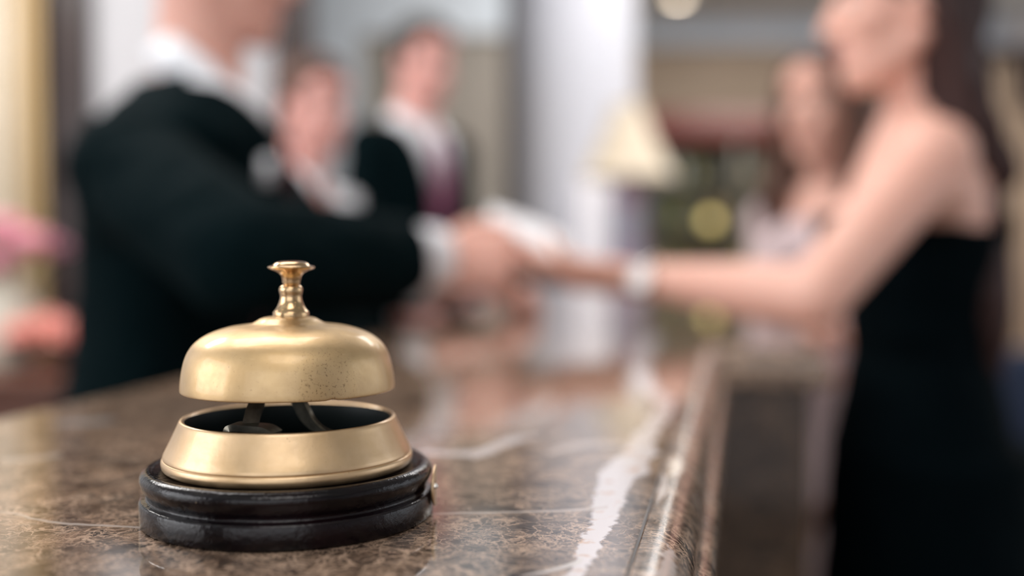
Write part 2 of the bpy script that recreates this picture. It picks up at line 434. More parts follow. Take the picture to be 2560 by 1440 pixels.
# dome
dp = [(0, 793.5), (40, 794), (60, 796.5), (70, 800), (80, 806), (92, 811.5), (112, 815), (145, 819.5), (178, 829), (205, 841), (228, 858), (243, 878), (252, 900), (258, 926), (261.5, 952), (262.5, 968), (262, 974), (260.5, 975.5)]
dome_out = catmull([(r * K, zz(y)) for r, y in dp], 4)
dome_in = [(258.5 * K, zz(974.5)), (257.5 * K, zz(960)), (254 * K, zz(930)), (240 * K, zz(885)), (222 * K, zz(862)), (200 * K, zz(846)), (140 * K, zz(826)), (60 * K, zz(806)), (0, zz(803))]
bm = bmesh.new(); lathe_bm(bm, dome_out + dome_in, 192)
bmesh.ops.remove_doubles(bm, verts=bm.verts, dist=1e-6)
for v in bm.verts:       # small dents of an old bell
    a = math.atan2(v.co.y, v.co.x); d = mnoise(Vector((math.cos(a) * 2.2, math.sin(a) * 2.2, v.co.z * 60))) * 0.00018
    v.co.x *= 1 + d / 0.03; v.co.y *= 1 + d / 0.03
    e = (Vector((0.0205, -0.0303, zz(972))) - v.co).length       # nick in the rim
    if e < 0.0022 and v.co.z < zz(968): v.co.z += 0.0006 * (1 - e / 0.0022)
fin('dome', bm, br_dome, bell, True, 0.9)
# neck and push knob
nk = [(0, 803), (40, 803), (44, 800.5), (44.5, 799), (44.5, 786), (44, 783), (42.5, 781), (38, 776), (33, 768), (29, 758), (26.5, 748), (26.3, 742), (28, 736), (29.3, 730), (29, 724), (26.5, 719), (22.5, 716), (17, 715), (16.5, 711), (0, 711)]
neck = lathe('neck', [(r * K, zz(y)) for r, y in nk], br_knob, bell, 96, 0.6)
kb = [(0, 716.5), (19, 716), (21.5, 713), (22, 708), (23, 700), (26, 692), (31, 686), (40, 681), (50, 677.5), (56, 675), (58.3, 672), (57.5, 669.5), (54, 667.8), (50, 667), (47, 667.3), (45, 665), (42, 661.5), (35, 658), (22, 656), (0, 655)]
knob = lathe('push_knob', [(r * K, zz(y)) for r, y in kb], br_knob, bell, 96, 0.6)
for o_ in (neck, knob): o_.location = (0.0009, 0, 0)
knob.location = (0.0011, 0, 0)
# striker and bracket between ring and dome
def loc_bell(px, py, d):
    return P(px, py, d) - Vector((bx, by, ZC))
bm = bmesh.new()
for_r = [loc_bell(735, 985, 0.362), loc_bell(748, 1004, 0.362), loc_bell(757, 1022, 0.362), loc_bell(768, 1044, 0.362), loc_bell(788, 1066, 0.361), loc_bell(815, 1080, 0.360), loc_bell(850, 1090, 0.359), loc_bell(872, 1096, 0.358)]
ribbon(bm, catmull([tuple(p) for p in for_r], 5), (0.75, -0.62, 0.1), 0.0075, 0.0016)
bmesh.ops.bevel(bm, geom=bm.edges[:], offset=0.0003, segments=2, affect='EDGES')
fin('bracket_arm', bm, iron, bell, True, 0.6)
bm = bmesh.new()
ll = [loc_bell(655, 965, 0.358), loc_bell(645, 1000, 0.356), loc_bell(634, 1030, 0.352), loc_bell(626, 1062, 0.349)]
ribbon(bm, ll, (0.95, 0.3, 0), 0.0055, 0.0028)
fin('striker_stem', bm, iron, bell, False)
bm = bmesh.new()
ll = [loc_bell(577, 1082, 0.346), loc_bell(582, 1068, 0.346), loc_bell(600, 1066, 0.347), loc_bell(635, 1069, 0.349), loc_bell(668, 1073, 0.350), loc_bell(690, 1086, 0.350)]
ribbon(bm, catmull([tuple(p) for p in ll], 4), (0.2, 1, 0), 0.008, 0.0022)
fin('striker_foot', bm, iron, bell, True, 0.7)
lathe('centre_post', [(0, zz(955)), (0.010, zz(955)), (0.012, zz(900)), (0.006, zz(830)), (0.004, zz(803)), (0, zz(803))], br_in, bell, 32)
# small brass plate with a pin on the right of the base
plate = bpy.data.meshes.new('maker_plate')
bm = bmesh.new()
rows = []
pa = math.radians(1)
for i in range(13):
    u = -1 + 2 * i / 12; rows.append([])
    for j in range(9):
        v = -1 + 2 * j / 8
        hh = 0.0072 * (1 - 0.12 * abs(v) ** 2)
        ww = 0.0085 * math.sqrt(max(1 - (u * 0.93) ** 2, 0)) 
        a = pa + v * ww / 0.0508
        z = 0.0098 + u * hh
        rows[-1].append(bm.verts.new((0.0510 * math.cos(a), 0.0510 * math.sin(a), z)))
for A, B in zip(rows, rows[1:]):
    for i in range(8): bm.faces.new((A[i], A[i + 1], B[i + 1], B[i]))
pl = fin('brass_plate', bm, brass('plate_brass', (0.55, 0.38, 0.22), (0.66, 0.48, 0.30), 0.4), bell, True)
so = pl.modifiers.new('s', 'SOLIDIFY'); so.thickness = 0.0007; so.offset = 1
bm = bmesh.new(); bmesh.ops.create_uvsphere(bm, u_segments=16, v_segments=10, radius=0.0011)
pin = fin('pin', bm, M('pin_steel', (0.8, 0.78, 0.74), 0.2, 1.0), pl)
a = math.radians(-5); pin.location = (0.0519 * math.cos(a), 0.0519 * math.sin(a), 0.0105)

# ------------------------------------------------------------------ people
skin_m = {}
def skin(name, c):
    m = M(name, c, 0.5); b = NB(m); o = b.obj()
    n = b.noise(o, 18, 4); 
    b.put(b.b.inputs['Base Color'], b.ramp(n.outputs[0], [(0.3, tuple(x * y for x, y in zip(c, (1.0, 0.90, 0.88)))), (0.7, c)]))
    b.b.inputs['Subsurface Weight'].default_value = 0.12
    b.b.inputs['Subsurface Radius'].default_value = (0.02, 0.008, 0.004)
    b.b.inputs['Subsurface Scale'].default_value = 1.0
    b.bump(b.noise(o, 500, 3).outputs[0], 0.05, 0.001)
    return m
def cloth(name, c, rough=0.9, sc=900, sheen=0.0):
    m = noisy(name, c, tuple(min(x * 1.25, 1) for x in c), sc, rough, 0, 0.15, bd=0.0008)
    m.node_tree.nodes['Principled BSDF'].inputs['Sheen Weight'].default_value = sheen
    if max(c) < 0.1: m.node_tree.nodes['Principled BSDF'].inputs['Specular IOR Level'].default_value = 0.04
    return m
def hair_mat(name, c1, c2):
    m = M(name, c1, 0.55); b = NB(m); b.b.inputs['Specular IOR Level'].default_value = 0.3; o = b.obj()
    v = b.scale(o, (260, 260, 6)); n = b.noise(v, 1.0, 4, 0.6)
    b.put(b.b.inputs['Base Color'], b.ramp(n.outputs[0], [(0.3, c1), (0.7, c2)])); b.bump(n.outputs[0], 0.5, 0.003)
    return m
skin_a = skin('skin_fair', (0.76, 0.43, 0.345)); skin_b = skin('skin_light', (0.78, 0.46, 0.365)); skin_c = skin('skin_rosy', (0.74, 0.39, 0.34))
lip_m = M('lip', (0.60, 0.25, 0.22), 0.4)
eye_m = M('eye', (0.10, 0.07, 0.05), 0.12)
sclera_m = M('eye_white', (0.75, 0.72, 0.68), 0.2); brow_m = M('eyebrow_hair', (0.05, 0.03, 0.02), 0.8)
suit_m = cloth('suit_cloth', (0.0014, 0.0056, 0.0068), 0.9)
shirt_m = cloth('shirt_cotton', (0.80, 0.83, 0.90), 0.8, 600)
dress_m = cloth('black_dress', (0.0008, 0.0030, 0.0042), 0.9, 700)
pink_m = cloth('pale_pink_fabric', (0.60, 0.48, 0.49), 0.8, 700)
hair_brown = hair_mat('hair_brown', (0.016, 0.007, 0.007), (0.055, 0.022, 0.018))
hair_dark = hair_mat('hair_dark', (0.016, 0.012, 0.009), (0.05, 0.035, 0.025))
hair_mid = hair_mat('hair_mid', (0.05, 0.02, 0.013), (0.12, 0.055, 0.035))
shoe_m = M('black_leather', (0.01, 0.01, 0.01), 0.3)
nude_shoe = M('nude_leather', (0.4, 0.25, 0.18), 0.3)

class Vol:
    """closed lumps that a voxel remesh joins into one continuous surface"""
    def __init__(s): s.bm = bmesh.new()
    def ball(s, c, r, rot=None):
        r = (r, r, r) if not isinstance(r, (tuple, list)) else r
        mt = Matrix.Translation(c) @ (rot.to_4x4() if rot else Matrix.Identity(4)) @ Matrix.Diagonal((*r, 1))
        bmesh.ops.create_uvsphere(s.bm, u_segments=20, v_segments=14, radius=1.0, matrix=mt)
    def cap(s, p, rp, q, rq):
        p, q = Vector(p), Vector(q); ax = q - p; L = ax.length
        if L < 1e-6: s.ball(p, rp); return
        ax.normalize(); a = ax.orthogonal().normalized(); b = ax.cross(a)
        prof = [(-rp * math.cos(t), rp * math.sin(t)) for t in [PI / 2 * i / 5 for i in range(1, 6)]]
        prof += [(L + rq * math.sin(t), rq * math.cos(t)) for t in [PI / 2 * i / 5 for i in range(0, 5)]]
        n = 16; rings = []
        for z, r in prof:
            rings.append([s.bm.verts.new(p + ax * z + (a * math.cos(2 * PI * i / n) + b * math.sin(2 * PI * i / n)) * r) for i in range(n)])
        for A, B in zip(rings, rings[1:]):
            for i in range(n): s.bm.faces.new((A[i], A[(i + 1) % n], B[(i + 1) % n], B[i]))
        e0 = s.bm.verts.new(p - ax * rp); e1 = s.bm.verts.new(q + ax * rq)
        for i in range(n):
            s.bm.faces.new((e0, rings[0][(i + 1) % n], rings[0][i])); s.bm.faces.new((e1, rings[-1][i], rings[-1][(i + 1) % n]))
    def chain(s, pts, rs):
        for i in range(len(pts) - 1): s.cap(pts[i], rs[i], pts[i + 1], rs[i + 1])
    def loft(s, secs, n=28):
        """secs: (centre, vecA, vecB) ellipse sections"""
        rings = [[s.bm.verts.new(c + A * math.cos(2 * PI * i / n) + B * math.sin(2 * PI * i / n)) for i in range(n)] for c, A, B in secs]
        for R1, R2 in zip(rings, rings[1:]):
            for i in range(n): s.bm.faces.new((R1[i], R1[(i + 1) % n], R2[(i + 1) % n], R2[i]))
        s.bm.faces.new(rings[0][::-1]); s.bm.faces.new(rings[-1])
    def bake(s, name, voxel, smooth, mat, parent, origin, cut=None, solid=0.0, paint=None, disp=None):
        bmesh.ops.recalc_face_normals(s.bm, faces=s.bm.faces)
        me = bpy.data.meshes.new('tmp'); s.bm.to_mesh(me); s.bm.free()
        t = bpy.data.objects.new('tmp', me); S.collection.objects.link(t)
        r = t.modifiers.new('r', 'REMESH'); r.mode = 'VOXEL'; r.voxel_size = voxel; r.adaptivity = 0
        if smooth:
            k = t.modifiers.new('k', 'SMOOTH'); k.factor = 0.5; k.iterations = smooth
        dg = C.evaluated_depsgraph_get(); dg.update()
        out = bpy.data.meshes.new_from_object(t.evaluated_get(dg))
        out.name = name; out.materials.clear()
        bpy.data.objects.remove(t); bpy.data.meshes.remove(me)
        bm = bmesh.new(); bm.from_mesh(out)
        if disp:
            for v in bm.verts: v.co += disp(v.co, v.normal)
        if cut:
            kill = [f for f in bm.faces if cut(f.calc_center_median())]
            bmesh.ops.delete(bm, geom=kill, context='FACES')
            for _ in range(3):
                bv = [v for v in bm.verts if v.is_boundary]
                bmesh.ops.smooth_vert(bm, verts=bv, factor=0.5, use_axis_x=True, use_axis_y=True, use_axis_z=True)
        if paint:
            for f in bm.faces: f.material_index = paint(f.calc_center_median())
        for v in bm.verts: v.co -= origin
        bm.to_mesh(out); bm.free()
        o = link(name, out, mat, parent)
        if solid:
            sm = o.modifiers.new('t', 'SOLIDIFY'); sm.thickness = solid; sm.offset = 1
        return o

def lerp(a, b, t): return a + (b - a) * t
def hand(v, wrist, d, nrm, side, curl=0.5, s=1.0, pinch=False, infl=0.0):
    """wrist point, direction of the fingers, palm normal, side = unit vector to the thumb"""
    d = Vector(d).normalized(); nrm = Vector(nrm); nrm = (nrm - d * nrm.dot(d)).normalized()
    sd = Vector(side); sd = (sd - d * sd.dot(d) - nrm * sd.dot(nrm)).normalized()
    w_ = Vector(wrist)
    rot = Matrix((d, sd, nrm)).transposed()
    v.loft([(w_ - d * 0.02 * s, sd * 0.027 * s, nrm * 0.020 * s), (w_ + d * 0.01 * s, sd * 0.029 * s, nrm * 0.018 * s), (w_ + d * 0.04 * s, sd * 0.037 * s, nrm * 0.016 * s),
            (w_ + d * 0.075 * s, sd * 0.041 * s, nrm * 0.014 * s), (w_ + d * 0.092 * s, sd * 0.038 * s, nrm * 0.011 * s)], 20)
    lens = [(0.044, 0.026, 0.021), (0.048, 0.030, 0.022), (0.044, 0.028, 0.021), (0.034, 0.021, 0.018)]
    for i, (L, off) in enumerate(zip(lens, (0.030, 0.0105, -0.0095, -0.0285))):
        base = w_ + d * ((0.088, 0.092, 0.088, 0.079)[i] * s) + sd * off * s
        spread = off * 1.6
        dirv = (d + sd * spread).normalized(); ang = 0.0
        p = base - dirv * 0.02 * s; r = (0.0095, 0.0098, 0.0093, 0.0083)[i] * s
        pts = [p, base]; rs = [r, r]
        c_ = curl[i] if isinstance(curl, (list, tuple)) else curl * (0.9 + 0.12 * i)
        for j, l in enumerate(L):
            ang += c_ * (0.75, 1.0, 0.65)[j]
            dd = (dirv * math.cos(ang) + nrm * math.sin(ang)).normalized()
            base = base + dd * l * s; r *= 0.91
            pts.append(base); rs.append(r)
        v.chain(pts, rs)
    # thumb from the side of the palm near its base
    p0 = w_ + d * 0.022 * s + sd * 0.024 * s
    t1 = (d * 0.62 + sd * 0.68 + nrm * 0.38).normalized()
    p1 = p0 + t1 * 0.040 * s
    t2 = (d * 0.88 + sd * 0.22 + nrm * 0.42).normalized(); p2 = p1 + t2 * 0.032 * s
    t3 = (d * 0.92 - sd * 0.05 + nrm * 0.40).normalized(); p3 = p2 + t3 * 0.024 * s
    v.chain([p0, p1, p2, p3], [0.015 * s, 0.0125 * s, 0.0108 * s, 0.009 * s])

def frame(fwd, up=(0, 0, 1)):
    f = Vector(fwd).normalized(); u = Vector(up); u = (u - f * u.dot(f)).normalized(); l = u.cross(f)
    return Matrix((f, l, u)).transposed()

MALE = [(-0.22, .098, .150), (-0.08, .108, .168), (0.10, .105, .160), (0.32, .098, .148), (0.52, .108, .160), (0.70, .118, .178), (0.84, .105, .178), (0.93, .080, .135), (1.0, .058, .075)]
FEMALE = [(-0.22, .100, .155), (-0.06, .112, .170), (0.10, .102, .155), (0.32, .080, .120), (0.48, .088, .128), (0.64, .100, .145), (0.78, .090, .148), (0.90, .066, .110), (1.0, .045, .058)]

class Person:
    def __init__(s, label, female, face, neck, pelvis, head, hdir, sh, el, wr, hands, feet, skin_mat, scale=1.0, vox=0.005, group=None, ntilt=None):
        """sh/el/wr: (left, right); hands: (left, right) dict(d,n,s,curl)"""
        s.f = Vector(face).normalized(); s.l = Vector((0, 0, 1)).cross(s.f); s.female = female
        s.neck, s.pelvis, s.head = Vector(neck), Vector(pelvis), Vector(head)
        s.hR = frame(hdir); s.sh = [Vector(p) for p in sh]; s.el = [Vector(p) for p in el]; s.wr = [Vector(p) for p in wr]
        s.k = scale; s.vox = vox; s.hands = hands; s.feet = [Vector(p) for p in feet]
        s.nd = (s.neck_tilt(s.hR) if ntilt is None else Vector(ntilt).normalized())
        s.org = Vector((s.pelvis.x, s.pelvis.y, 0))
        s.root = thing('person', label, 'person', s.org, 0, group)
        v = Vol(); s.torso(v, 0.0); s.arms(v, 0.0); s.legs(v, 0.0); s.headvol(v)
        for i, h in enumerate(hands):
            hand(v, s.wr[i], h['d'], h['n'], h['s'], h.get('curl', 0.5), s.k * (0.92 if female else 1.03))
        def paint(c):
            q = s.hR.transposed() @ (c - s.head) / s.hk
            if q.x > 0.075 and abs(q.y) < 0.024 * (1 - abs(q.z + 0.0535) / 0.014) and abs(q.z + 0.0535) < 0.011: return 1
            return 0
        s.body = v.bake('body', vox, 5, [skin_mat, lip_m], s.root, s.org, paint=paint)
        for sy in (1, -1):
            for nm, r_, x_, sc, mt in (('eye', 0.0120, 0.0790, (0.7, 1.0, 0.55), sclera_m), ('iris', 0.0058, 0.0852, (0.5, 1, 0.95), eye_m)):
                bm = bmesh.new(); bmesh.ops.create_uvsphere(bm, u_segments=14, v_segments=10, radius=r_ * s.hk)
                for v_ in bm.verts: v_.co = s.hR @ Vector((v_.co.x * sc[0], v_.co.y * sc[1], v_.co.z * sc[2])) + s.H((x_, 0.031 * sy, 0.010)) - s.org
                e = fin(nm, bm, mt, s.root if nm == 'eye' else eye)
                if nm == 'eye': eye = e
            v = Vol(); v.chain([s.H((0.086, 0.014 * sy, 0.032)), s.H((0.085, 0.033 * sy, 0.037)), s.H((0.076, 0.050 * sy, 0.032))], [0.0042, 0.0045, 0.003])
            v.bake('eyebrow', 0.003, 1, brow_m, s.root, s.org)
    def neck_tilt(s, R):
        return (Vector((0, 0, 1)) + s.f * 0.30).normalized()
    def H(s, q): return s.head + s.hR @ (Vector(q) * s.hk)
    def torso(s, v, inf, lo=-0.3, hi=1.1, kx=1.0):
        ax = s.neck - s.pelvis
        secs = []
        for t, fb, sd in (FEMALE if s.female else MALE):
            if t < lo or t > hi: continue
            c = s.pelvis + ax * t
            secs.append((c, s.f * (fb + inf) * s.k * kx, s.l * (sd + inf) * s.k))
        if len(secs) > 1: v.loft(secs)
        if s.female and hi > 0.6:
            for sy in (1, -1):
                c = s.pelvis + ax * 0.66 + s.f * 0.072 * s.k + s.l * 0.058 * sy * s.k
                v.ball(c, (0.052 + inf) * s.k)
            if inf > 0.015:      # cloth spans the chest
                v.ball(s.pelvis + ax * 0.62 + s.f * 0.062 * s.k, (0.058 * s.k + inf, 0.118 * s.k + inf, 0.085 * s.k + inf), frame(s.f))
    def shoulders(s, v, inf):
        for i in (0, 1):
            r = (0.048 if s.female else 0.060) + inf
            v.ball(s.sh[i], r * s.k)
            v.cap(s.sh[i], r * 0.92 * s.k, s.neck - Vector((0, 0, 0.055)) * s.k, (0.045 + inf) * s.k)
            v.cap(s.sh[i] - Vector((0, 0, 0.03)), r * 0.9 * s.k, s.pelvis + (s.neck - s.pelvis) * 0.62, 0.07 * s.k)
    def arms(s, v, inf, fr=1.0, sides=(0, 1), infw=None):
        s.shoulders(v, inf)
        infw = inf if infw is None else infw
        a, b, c, d = ((0.043, 0.036, 0.034, 0.022) if s.female else (0.056, 0.047, 0.044, 0.029))
        for i in sides:
            S0, E, W = s.sh[i], s.el[i], s.wr[i]
            v.chain([S0, lerp(S0, E, 0.5), E], [(a + inf) * s.k, (a * 0.93 + inf) * s.k, (b + inf) * s.k])
            m = lerp(E, W, 0.3)
            v.cap(E, (b + inf) * s.k, m, (c + 0.001 + inf) * s.k)
            if fr > 0.3:
                e = lerp(E, W, fr); v.cap(m, (c + 0.001 + inf) * s.k, e, (lerp(c, d, (fr - 0.3) / 0.7) + infw) * s.k)
    def legs(s, v, inf, fr=1.0):
        for i, sy in enumerate((1, -1)):
            h = s.pelvis + s.l * 0.085 * sy * s.k - Vector((0, 0, 0.05))
            ft = s.feet[i]; an = Vector((ft.x, ft.y, ft.z + 0.09)); kn = lerp(h, an, 0.49) + s.f * 0.015
            v.chain([h, lerp(h, kn, 0.4), kn], [(0.088 + inf) * s.k, (0.078 + inf) * s.k, (0.054 + inf) * s.k])
            cf = lerp(kn, an, 0.3) - s.f * 0.012
            v.chain([kn, cf, lerp(kn, an, fr)], [(0.052 + inf) * s.k, (0.054 + inf) * s.k, (0.036 + inf) * s.k])
            if fr >= 1 and inf == 0:
                v.chain([an, ft + Vector((0, 0, 0.035)) - s.f * 0.03], [0.036, 0.032])
                v.cap(ft + Vector((0, 0, 0.035)) - s.f * 0.03, 0.030, ft + Vector((0, 0, 0.024)) + s.f * 0.15, 0.022)
    hk = 1.0
    def headvol(s, v):
        k = s.hk = (0.95 if s.female else 1.02) * s.k
        R = s.hR
        def B(c, r): v.ball(s.H(c), tuple(x * k for x in r) if isinstance(r, tuple) else r * k, R)
        B((-0.014, 0, 0.045), (0.097, 0.075, 0.084)); B((0.030, 0, -0.005), (0.060, 0.062, 0.085)); B((0.032, 0, -0.060), (0.052, 0.052, 0.045))
        B((0.066, 0, -0.092), (0.022, 0.024, 0.018)); B((0.055, 0, -0.082), (0.034, 0.036, 0.022))
        v.cap(s.H((0.083, 0, 0.018)), 0.008 * k, s.H((0.104, 0, -0.022)), 0.0115 * k)
        B((0.094, 0.011, -0.026), 0.009); B((0.094, -0.011, -0.026), 0.009)
        B((0.070 if s.female else 0.073, 0, 0.036), (0.013, 0.050, 0.014)); B((0.058, 0, 0.062), (0.032, 0.056, 0.044)); B((0.052, 0, -0.015), (0.034, 0.050, 0.045))
        B((0.083, 0, -0.047), (0.012, 0.024, 0.0075)); B((0.081, 0, -0.060), (0.012, 0.020, 0.0075)); B((0.068, 0, -0.052), (0.020, 0.036, 0.028))
        for sy in (1, -1):
            B((0.055, 0.036 * sy, -0.018), (0.026, 0.024, 0.024)); B((-0.008, 0.077 * sy, -0.002), (0.019, 0.007, 0.031)); B((0.0, 0.068 * sy, -0.01), (0.012, 0.012, 0.02))
            v.cap(s.H((-0.005, 0.050 * sy, -0.045)), 0.020 * k, s.H((0.05, 0.022 * sy, -0.088)), 0.018 * k)
        nr = (0.046 if s.female else 0.058) * s.k
        v.cap(s.H((-0.022, 0, -0.03)), nr, s.neck - Vector((0, 0, 0.02)), nr * 1.06)
    # ---- clothes
    def local(s, c):
        ax = s.neck - s.pelvis; t = (c.z - s.pelvis.z) / ax.z
        q = c - (s.pelvis + ax * t); return q.dot(s.f), q.dot(s.l), t
    def jacket(s, mat, zv=0.42, wid=0.34, top=1.0, sleeve=0.82, collar=0.09):
        v = Vol(); s.torso(v, 0.022, -0.3, 1.0); s.arms(v, 0.016, sleeve, infw=0.014)
        def cut(c):
            fx, lx, t = s.local(c)
            q = c - s.neck; h = q.dot(s.nd)
            if h > -0.028 and (q - s.nd * h).length < 0.085 * s.k + 0.005: return True
            if fx > 0.0 and t > zv and abs(lx) < (t - zv) * wid * 0.55: return True
            if fx > 0.02 and t < 0.14 and abs(lx) < (0.14 - t) * 0.10: return True
            for i in (0, 1):      # open the sleeve end
                ax = (s.wr[i] - s.el[i]); L = ax.length; ax = ax / L
                if (c - s.el[i]).dot(ax) > L * sleeve + 0.004 and (c - lerp(s.el[i], s.wr[i], sleeve)).length < 0.09: return True
            return False
        def dsp(c, n):
            return n * 0.006 * mnoise(c * 14) + n * 0.003 * mnoise(c * 40)
        return v.bake('jacket', max(s.vox, 0.005), 6, mat, s.root, s.org, cut=cut, solid=0.004, disp=dsp)
    def shirt(s, mat, zv=0.9, wid=0.2, sleeve=0.97, neckr=0.064, collar=True):
        v = Vol(); s.torso(v, 0.009, -0.12, 1.0); s.arms(v, 0.006, sleeve, infw=0.010)
        def cut(c):
            fx, lx, t = s.local(c)
            q = c - s.neck; h = q.dot(s.nd)
            if h > -0.012 and (q - s.nd * h).length < neckr + 0.01: return True
            if fx > 0 and t > zv and abs(lx) < (t - zv) * wid: return True
            for i in (0, 1):
                ax = (s.wr[i] - s.el[i]); L = ax.length; ax = ax / L
                if (c - s.el[i]).dot(ax) > L * sleeve + 0.004 and (c - lerp(s.el[i], s.wr[i], sleeve)).length < 0.07: return True
            return False
        sh = v.bake('shirt', max(s.vox, 0.005), 6, mat, s.root, s.org, cut=cut, solid=0.0015)
        if collar:     # folded collar: a ring around the neck, open in front, with two points
            bm = bmesh.new(); rows = []
            nd = s.nd; fw = (s.f - nd * s.f.dot(nd)).normalized()
            for i in range(41):
                a = math.radians(14 + 332 * i / 40); ca, sa = math.cos(a), math.sin(a)
                r0 = (0.062 if s.female else 0.070) * s.k
                tip = max(0, math.cos(a)) ** 3
                rad = fw * ca + s.l * sa
                top = s.neck + nd * (0.030 - 0.022 * tip) * s.k + rad * r0 * 0.98
                fold = s.neck + nd * (0.032 - 0.022 * tip) * s.k + rad * (r0 + 0.006)
                low = s.neck + nd * (-0.008 - 0.035 * tip) * s.k + rad * (r0 + 0.013 + 0.034 * tip)
                inn = s.neck - nd * (0.02 + 0.02 * tip) * s.k + rad * r0 * 1.0
                rows.append([bm.verts.new(p - s.org) for p in (inn, top, fold, low)])
            for A, B in zip(rows, rows[1:]):
                for k in range(3): bm.faces.new((A[k], A[k + 1], B[k + 1], B[k]))
            c_ = fin('collar', bm, mat, sh); m_ = c_.modifiers.new('t', 'SOLIDIFY'); m_.thickness = 0.002
        return sh
    def front_pt(s, t, lx, off=0.0):
        """a point on the chest surface at height fraction t"""
        tab = FEMALE if s.female else MALE
        for (t0, f0, s0), (t1, f1, s1) in zip(tab, tab[1:]):
            if t0 <= t <= t1 or t1 == 1.0:
                u = min(max((t - t0) / (t1 - t0), 0), 1); fb = lerp(f0, f1, u); sd = lerp(s0, s1, u); break
        x = fb * math.sqrt(max(1 - (lx / sd) ** 2, 0)) + off
        return s.pelvis + (s.neck - s.pelvis) * t + s.f * x * s.k + s.l * lx * s.k
    def tie(s, mat, lo=0.30, t0=0.925):
        bm = bmesh.new()
        us = [0, 0.04, 0.09, 0.13, 0.24, 0.38, 0.54, 0.70, 0.82, 0.93, 1.0]
        ws = [0.030, 0.040, 0.030, 0.034, 0.046, 0.056, 0.066, 0.074, 0.080, 0.078, 0.01]
        pts = [s.front_pt(lerp(t0, lo, u), 0, 0.030 if u < 0.12 else 0.025) - s.org for u in us]
        ribbon(bm, pts, s.l, [w_ * s.k for w_ in ws], 0.006)
        o = fin('tie', bm, mat, s.root, True, 0.8); return o
    def lapels(s, mat, zv, wid):
        for sy in (1, -1):
            bm = bmesh.new(); rows = []
            for i in range(15):
                u = i / 14; t = lerp(zv, 0.97, u)
                e = (t - zv) * wid * 0.55
                wd = 0.05 * math.sin(min(u * 1.25, 1) * PI / 2) * (1 if u < 0.78 else 0.8) + 0.004
                rows.append([bm.verts.new(s.front_pt(t, sy * min(e + wd * k, 0.085 if s.female else 0.13), 0.034 + (0.052 * max(0, 1 - abs(t - 0.64) / 0.26) if s.female else 0) + 0.004 * math.sin(k * PI)) - s.org) for k in (0, 0.33, 0.66, 1)])
            for A, B in zip(rows, rows[1:]):
                for k in range(3): bm.faces.new((A[k], A[k + 1], B[k + 1], B[k]))
            o = fin('lapel', bm, mat, s.jk); m_ = o.modifiers.new('t', 'SOLIDIFY'); m_.thickness = 0.004
    def trousers(s, mat):
        v = Vol(); s.torso(v, 0.012, -0.3, 0.15); s.legs(v, 0.016, 0.99)
        v.bake('trousers', 0.007, 5, mat, s.root, s.org)
    def skirt(s, mat, zlo, flare=1.0, name='skirt'):
        v = Vol(); s.torso(v, 0.012, -0.1, 0.35)
        secs = []
        for t in [i / 8 for i in range(9)]:
            z = lerp(s.pelvis.z + 0.02, zlo, t); c = Vector((s.pelvis.x, s.pelvis.y, z))
            k = 1.0 + (flare - 1) * t
            secs.append((c, s.f * 0.128 * k * s.k, s.l * 0.185 * k * s.k))
        v.loft(secs)
        return v.bake(name, 0.007, 5, mat, s.root, s.org)
    def shoes(s, mat):
        for ft in s.feet:
            v = Vol()
            v.cap(ft + Vector((0, 0, 0.040)) - s.f * 0.035, 0.040, ft + Vector((0, 0, 0.034)) + s.f * 0.05, 0.034)
            v.cap(ft + Vector((0, 0, 0.034)) + s.f * 0.05, 0.036, ft + Vector((0, 0, 0.030)) + s.f * 0.165, 0.030)
            v.bake('shoe', 0.006, 4, mat, s.root, s.org)
    def short_hair(s, mat):
        v = Vol(); k = s.hk
        def B(c, r): v.ball(s.H(c), tuple(x * k for x in r), s.hR)
        B((-0.020, 0, 0.054), (0.103, 0.083, 0.088)); B((-0.055, 0, 0.005), (0.060, 0.073, 0.060)); B((0.03, 0, 0.098), (0.055, 0.062, 0.042))
        def cut(c):
            q = s.hR.transposed() @ (c - s.head) / k
            return (q.x > 0.035 and q.z < 0.072) or (q.x > -0.03 and q.z < 0.012) or q.z < -0.05
        v.bake('hair', 0.005, 4, mat, s.root, s.org, cut=cut, disp=lambda c, n: n * 0.004 * mnoise(c * 60))

def stand(p, f, l, w_=0.10, step=0.04):
    f = Vector(f).normalized(); l_ = Vector((0, 0, 1)).cross(f)
    return [Vector((p[0], p[1], 0)) + l_ * w_ * l + f * step, Vector((p[0], p[1], 0)) - l_ * w_ * l - f * step]

# --- receptionist reaching across the counter (left)
f1 = Vector((0.985, 0.17, 0)).normalized()
man = Person('person in dark suit leaning from the left, passing a white paper across the counter', False, f1,
    neck=P(498, 218, 1.46), pelvis=(-0.50, 1.46, 0.94), ntilt=(0.62, 0.05, 0.78), head=P(552, -98, 1.47), hdir=(0.97, 0.14, -0.16),
    sh=((-0.450, 1.645, 1.335), P(332, 425, 1.30)), el=((-0.30, 1.745, 1.16), P(610, 648, 1.12)), wr=((-0.105, 1.60, 1.150), P(1092, 645, 1.325)),
    hands=(dict(d=(0.95, -0.25, 0.0), n=(0, 0.2, -1), s=(0.3, 0.9, 0.3), curl=0.75), dict(d=(1, 0.12, 0.0), n=(-0.05, 0.9, -0.45), s=(0.1, 0.45, 0.9), curl=[1.05, 1.05, 1.1, 1.15])),
    feet=stand((-0.53, 1.46), f1, 1), skin_mat=skin_a, vox=0.0045)
man.jk = man.jacket(suit_m, zv=0.45, wid=0.42, sleeve=0.80)
man.shirt(shirt_m, sleeve=0.985); man.tie(M('wine_tie', (0.16, 0.012, 0.025), 0.5), t0=0.86)
man.lapels(suit_m, 0.45, 0.42)
bm = bmesh.new(); pq = man.front_pt(0.72, -0.112, 0.030) - man.org
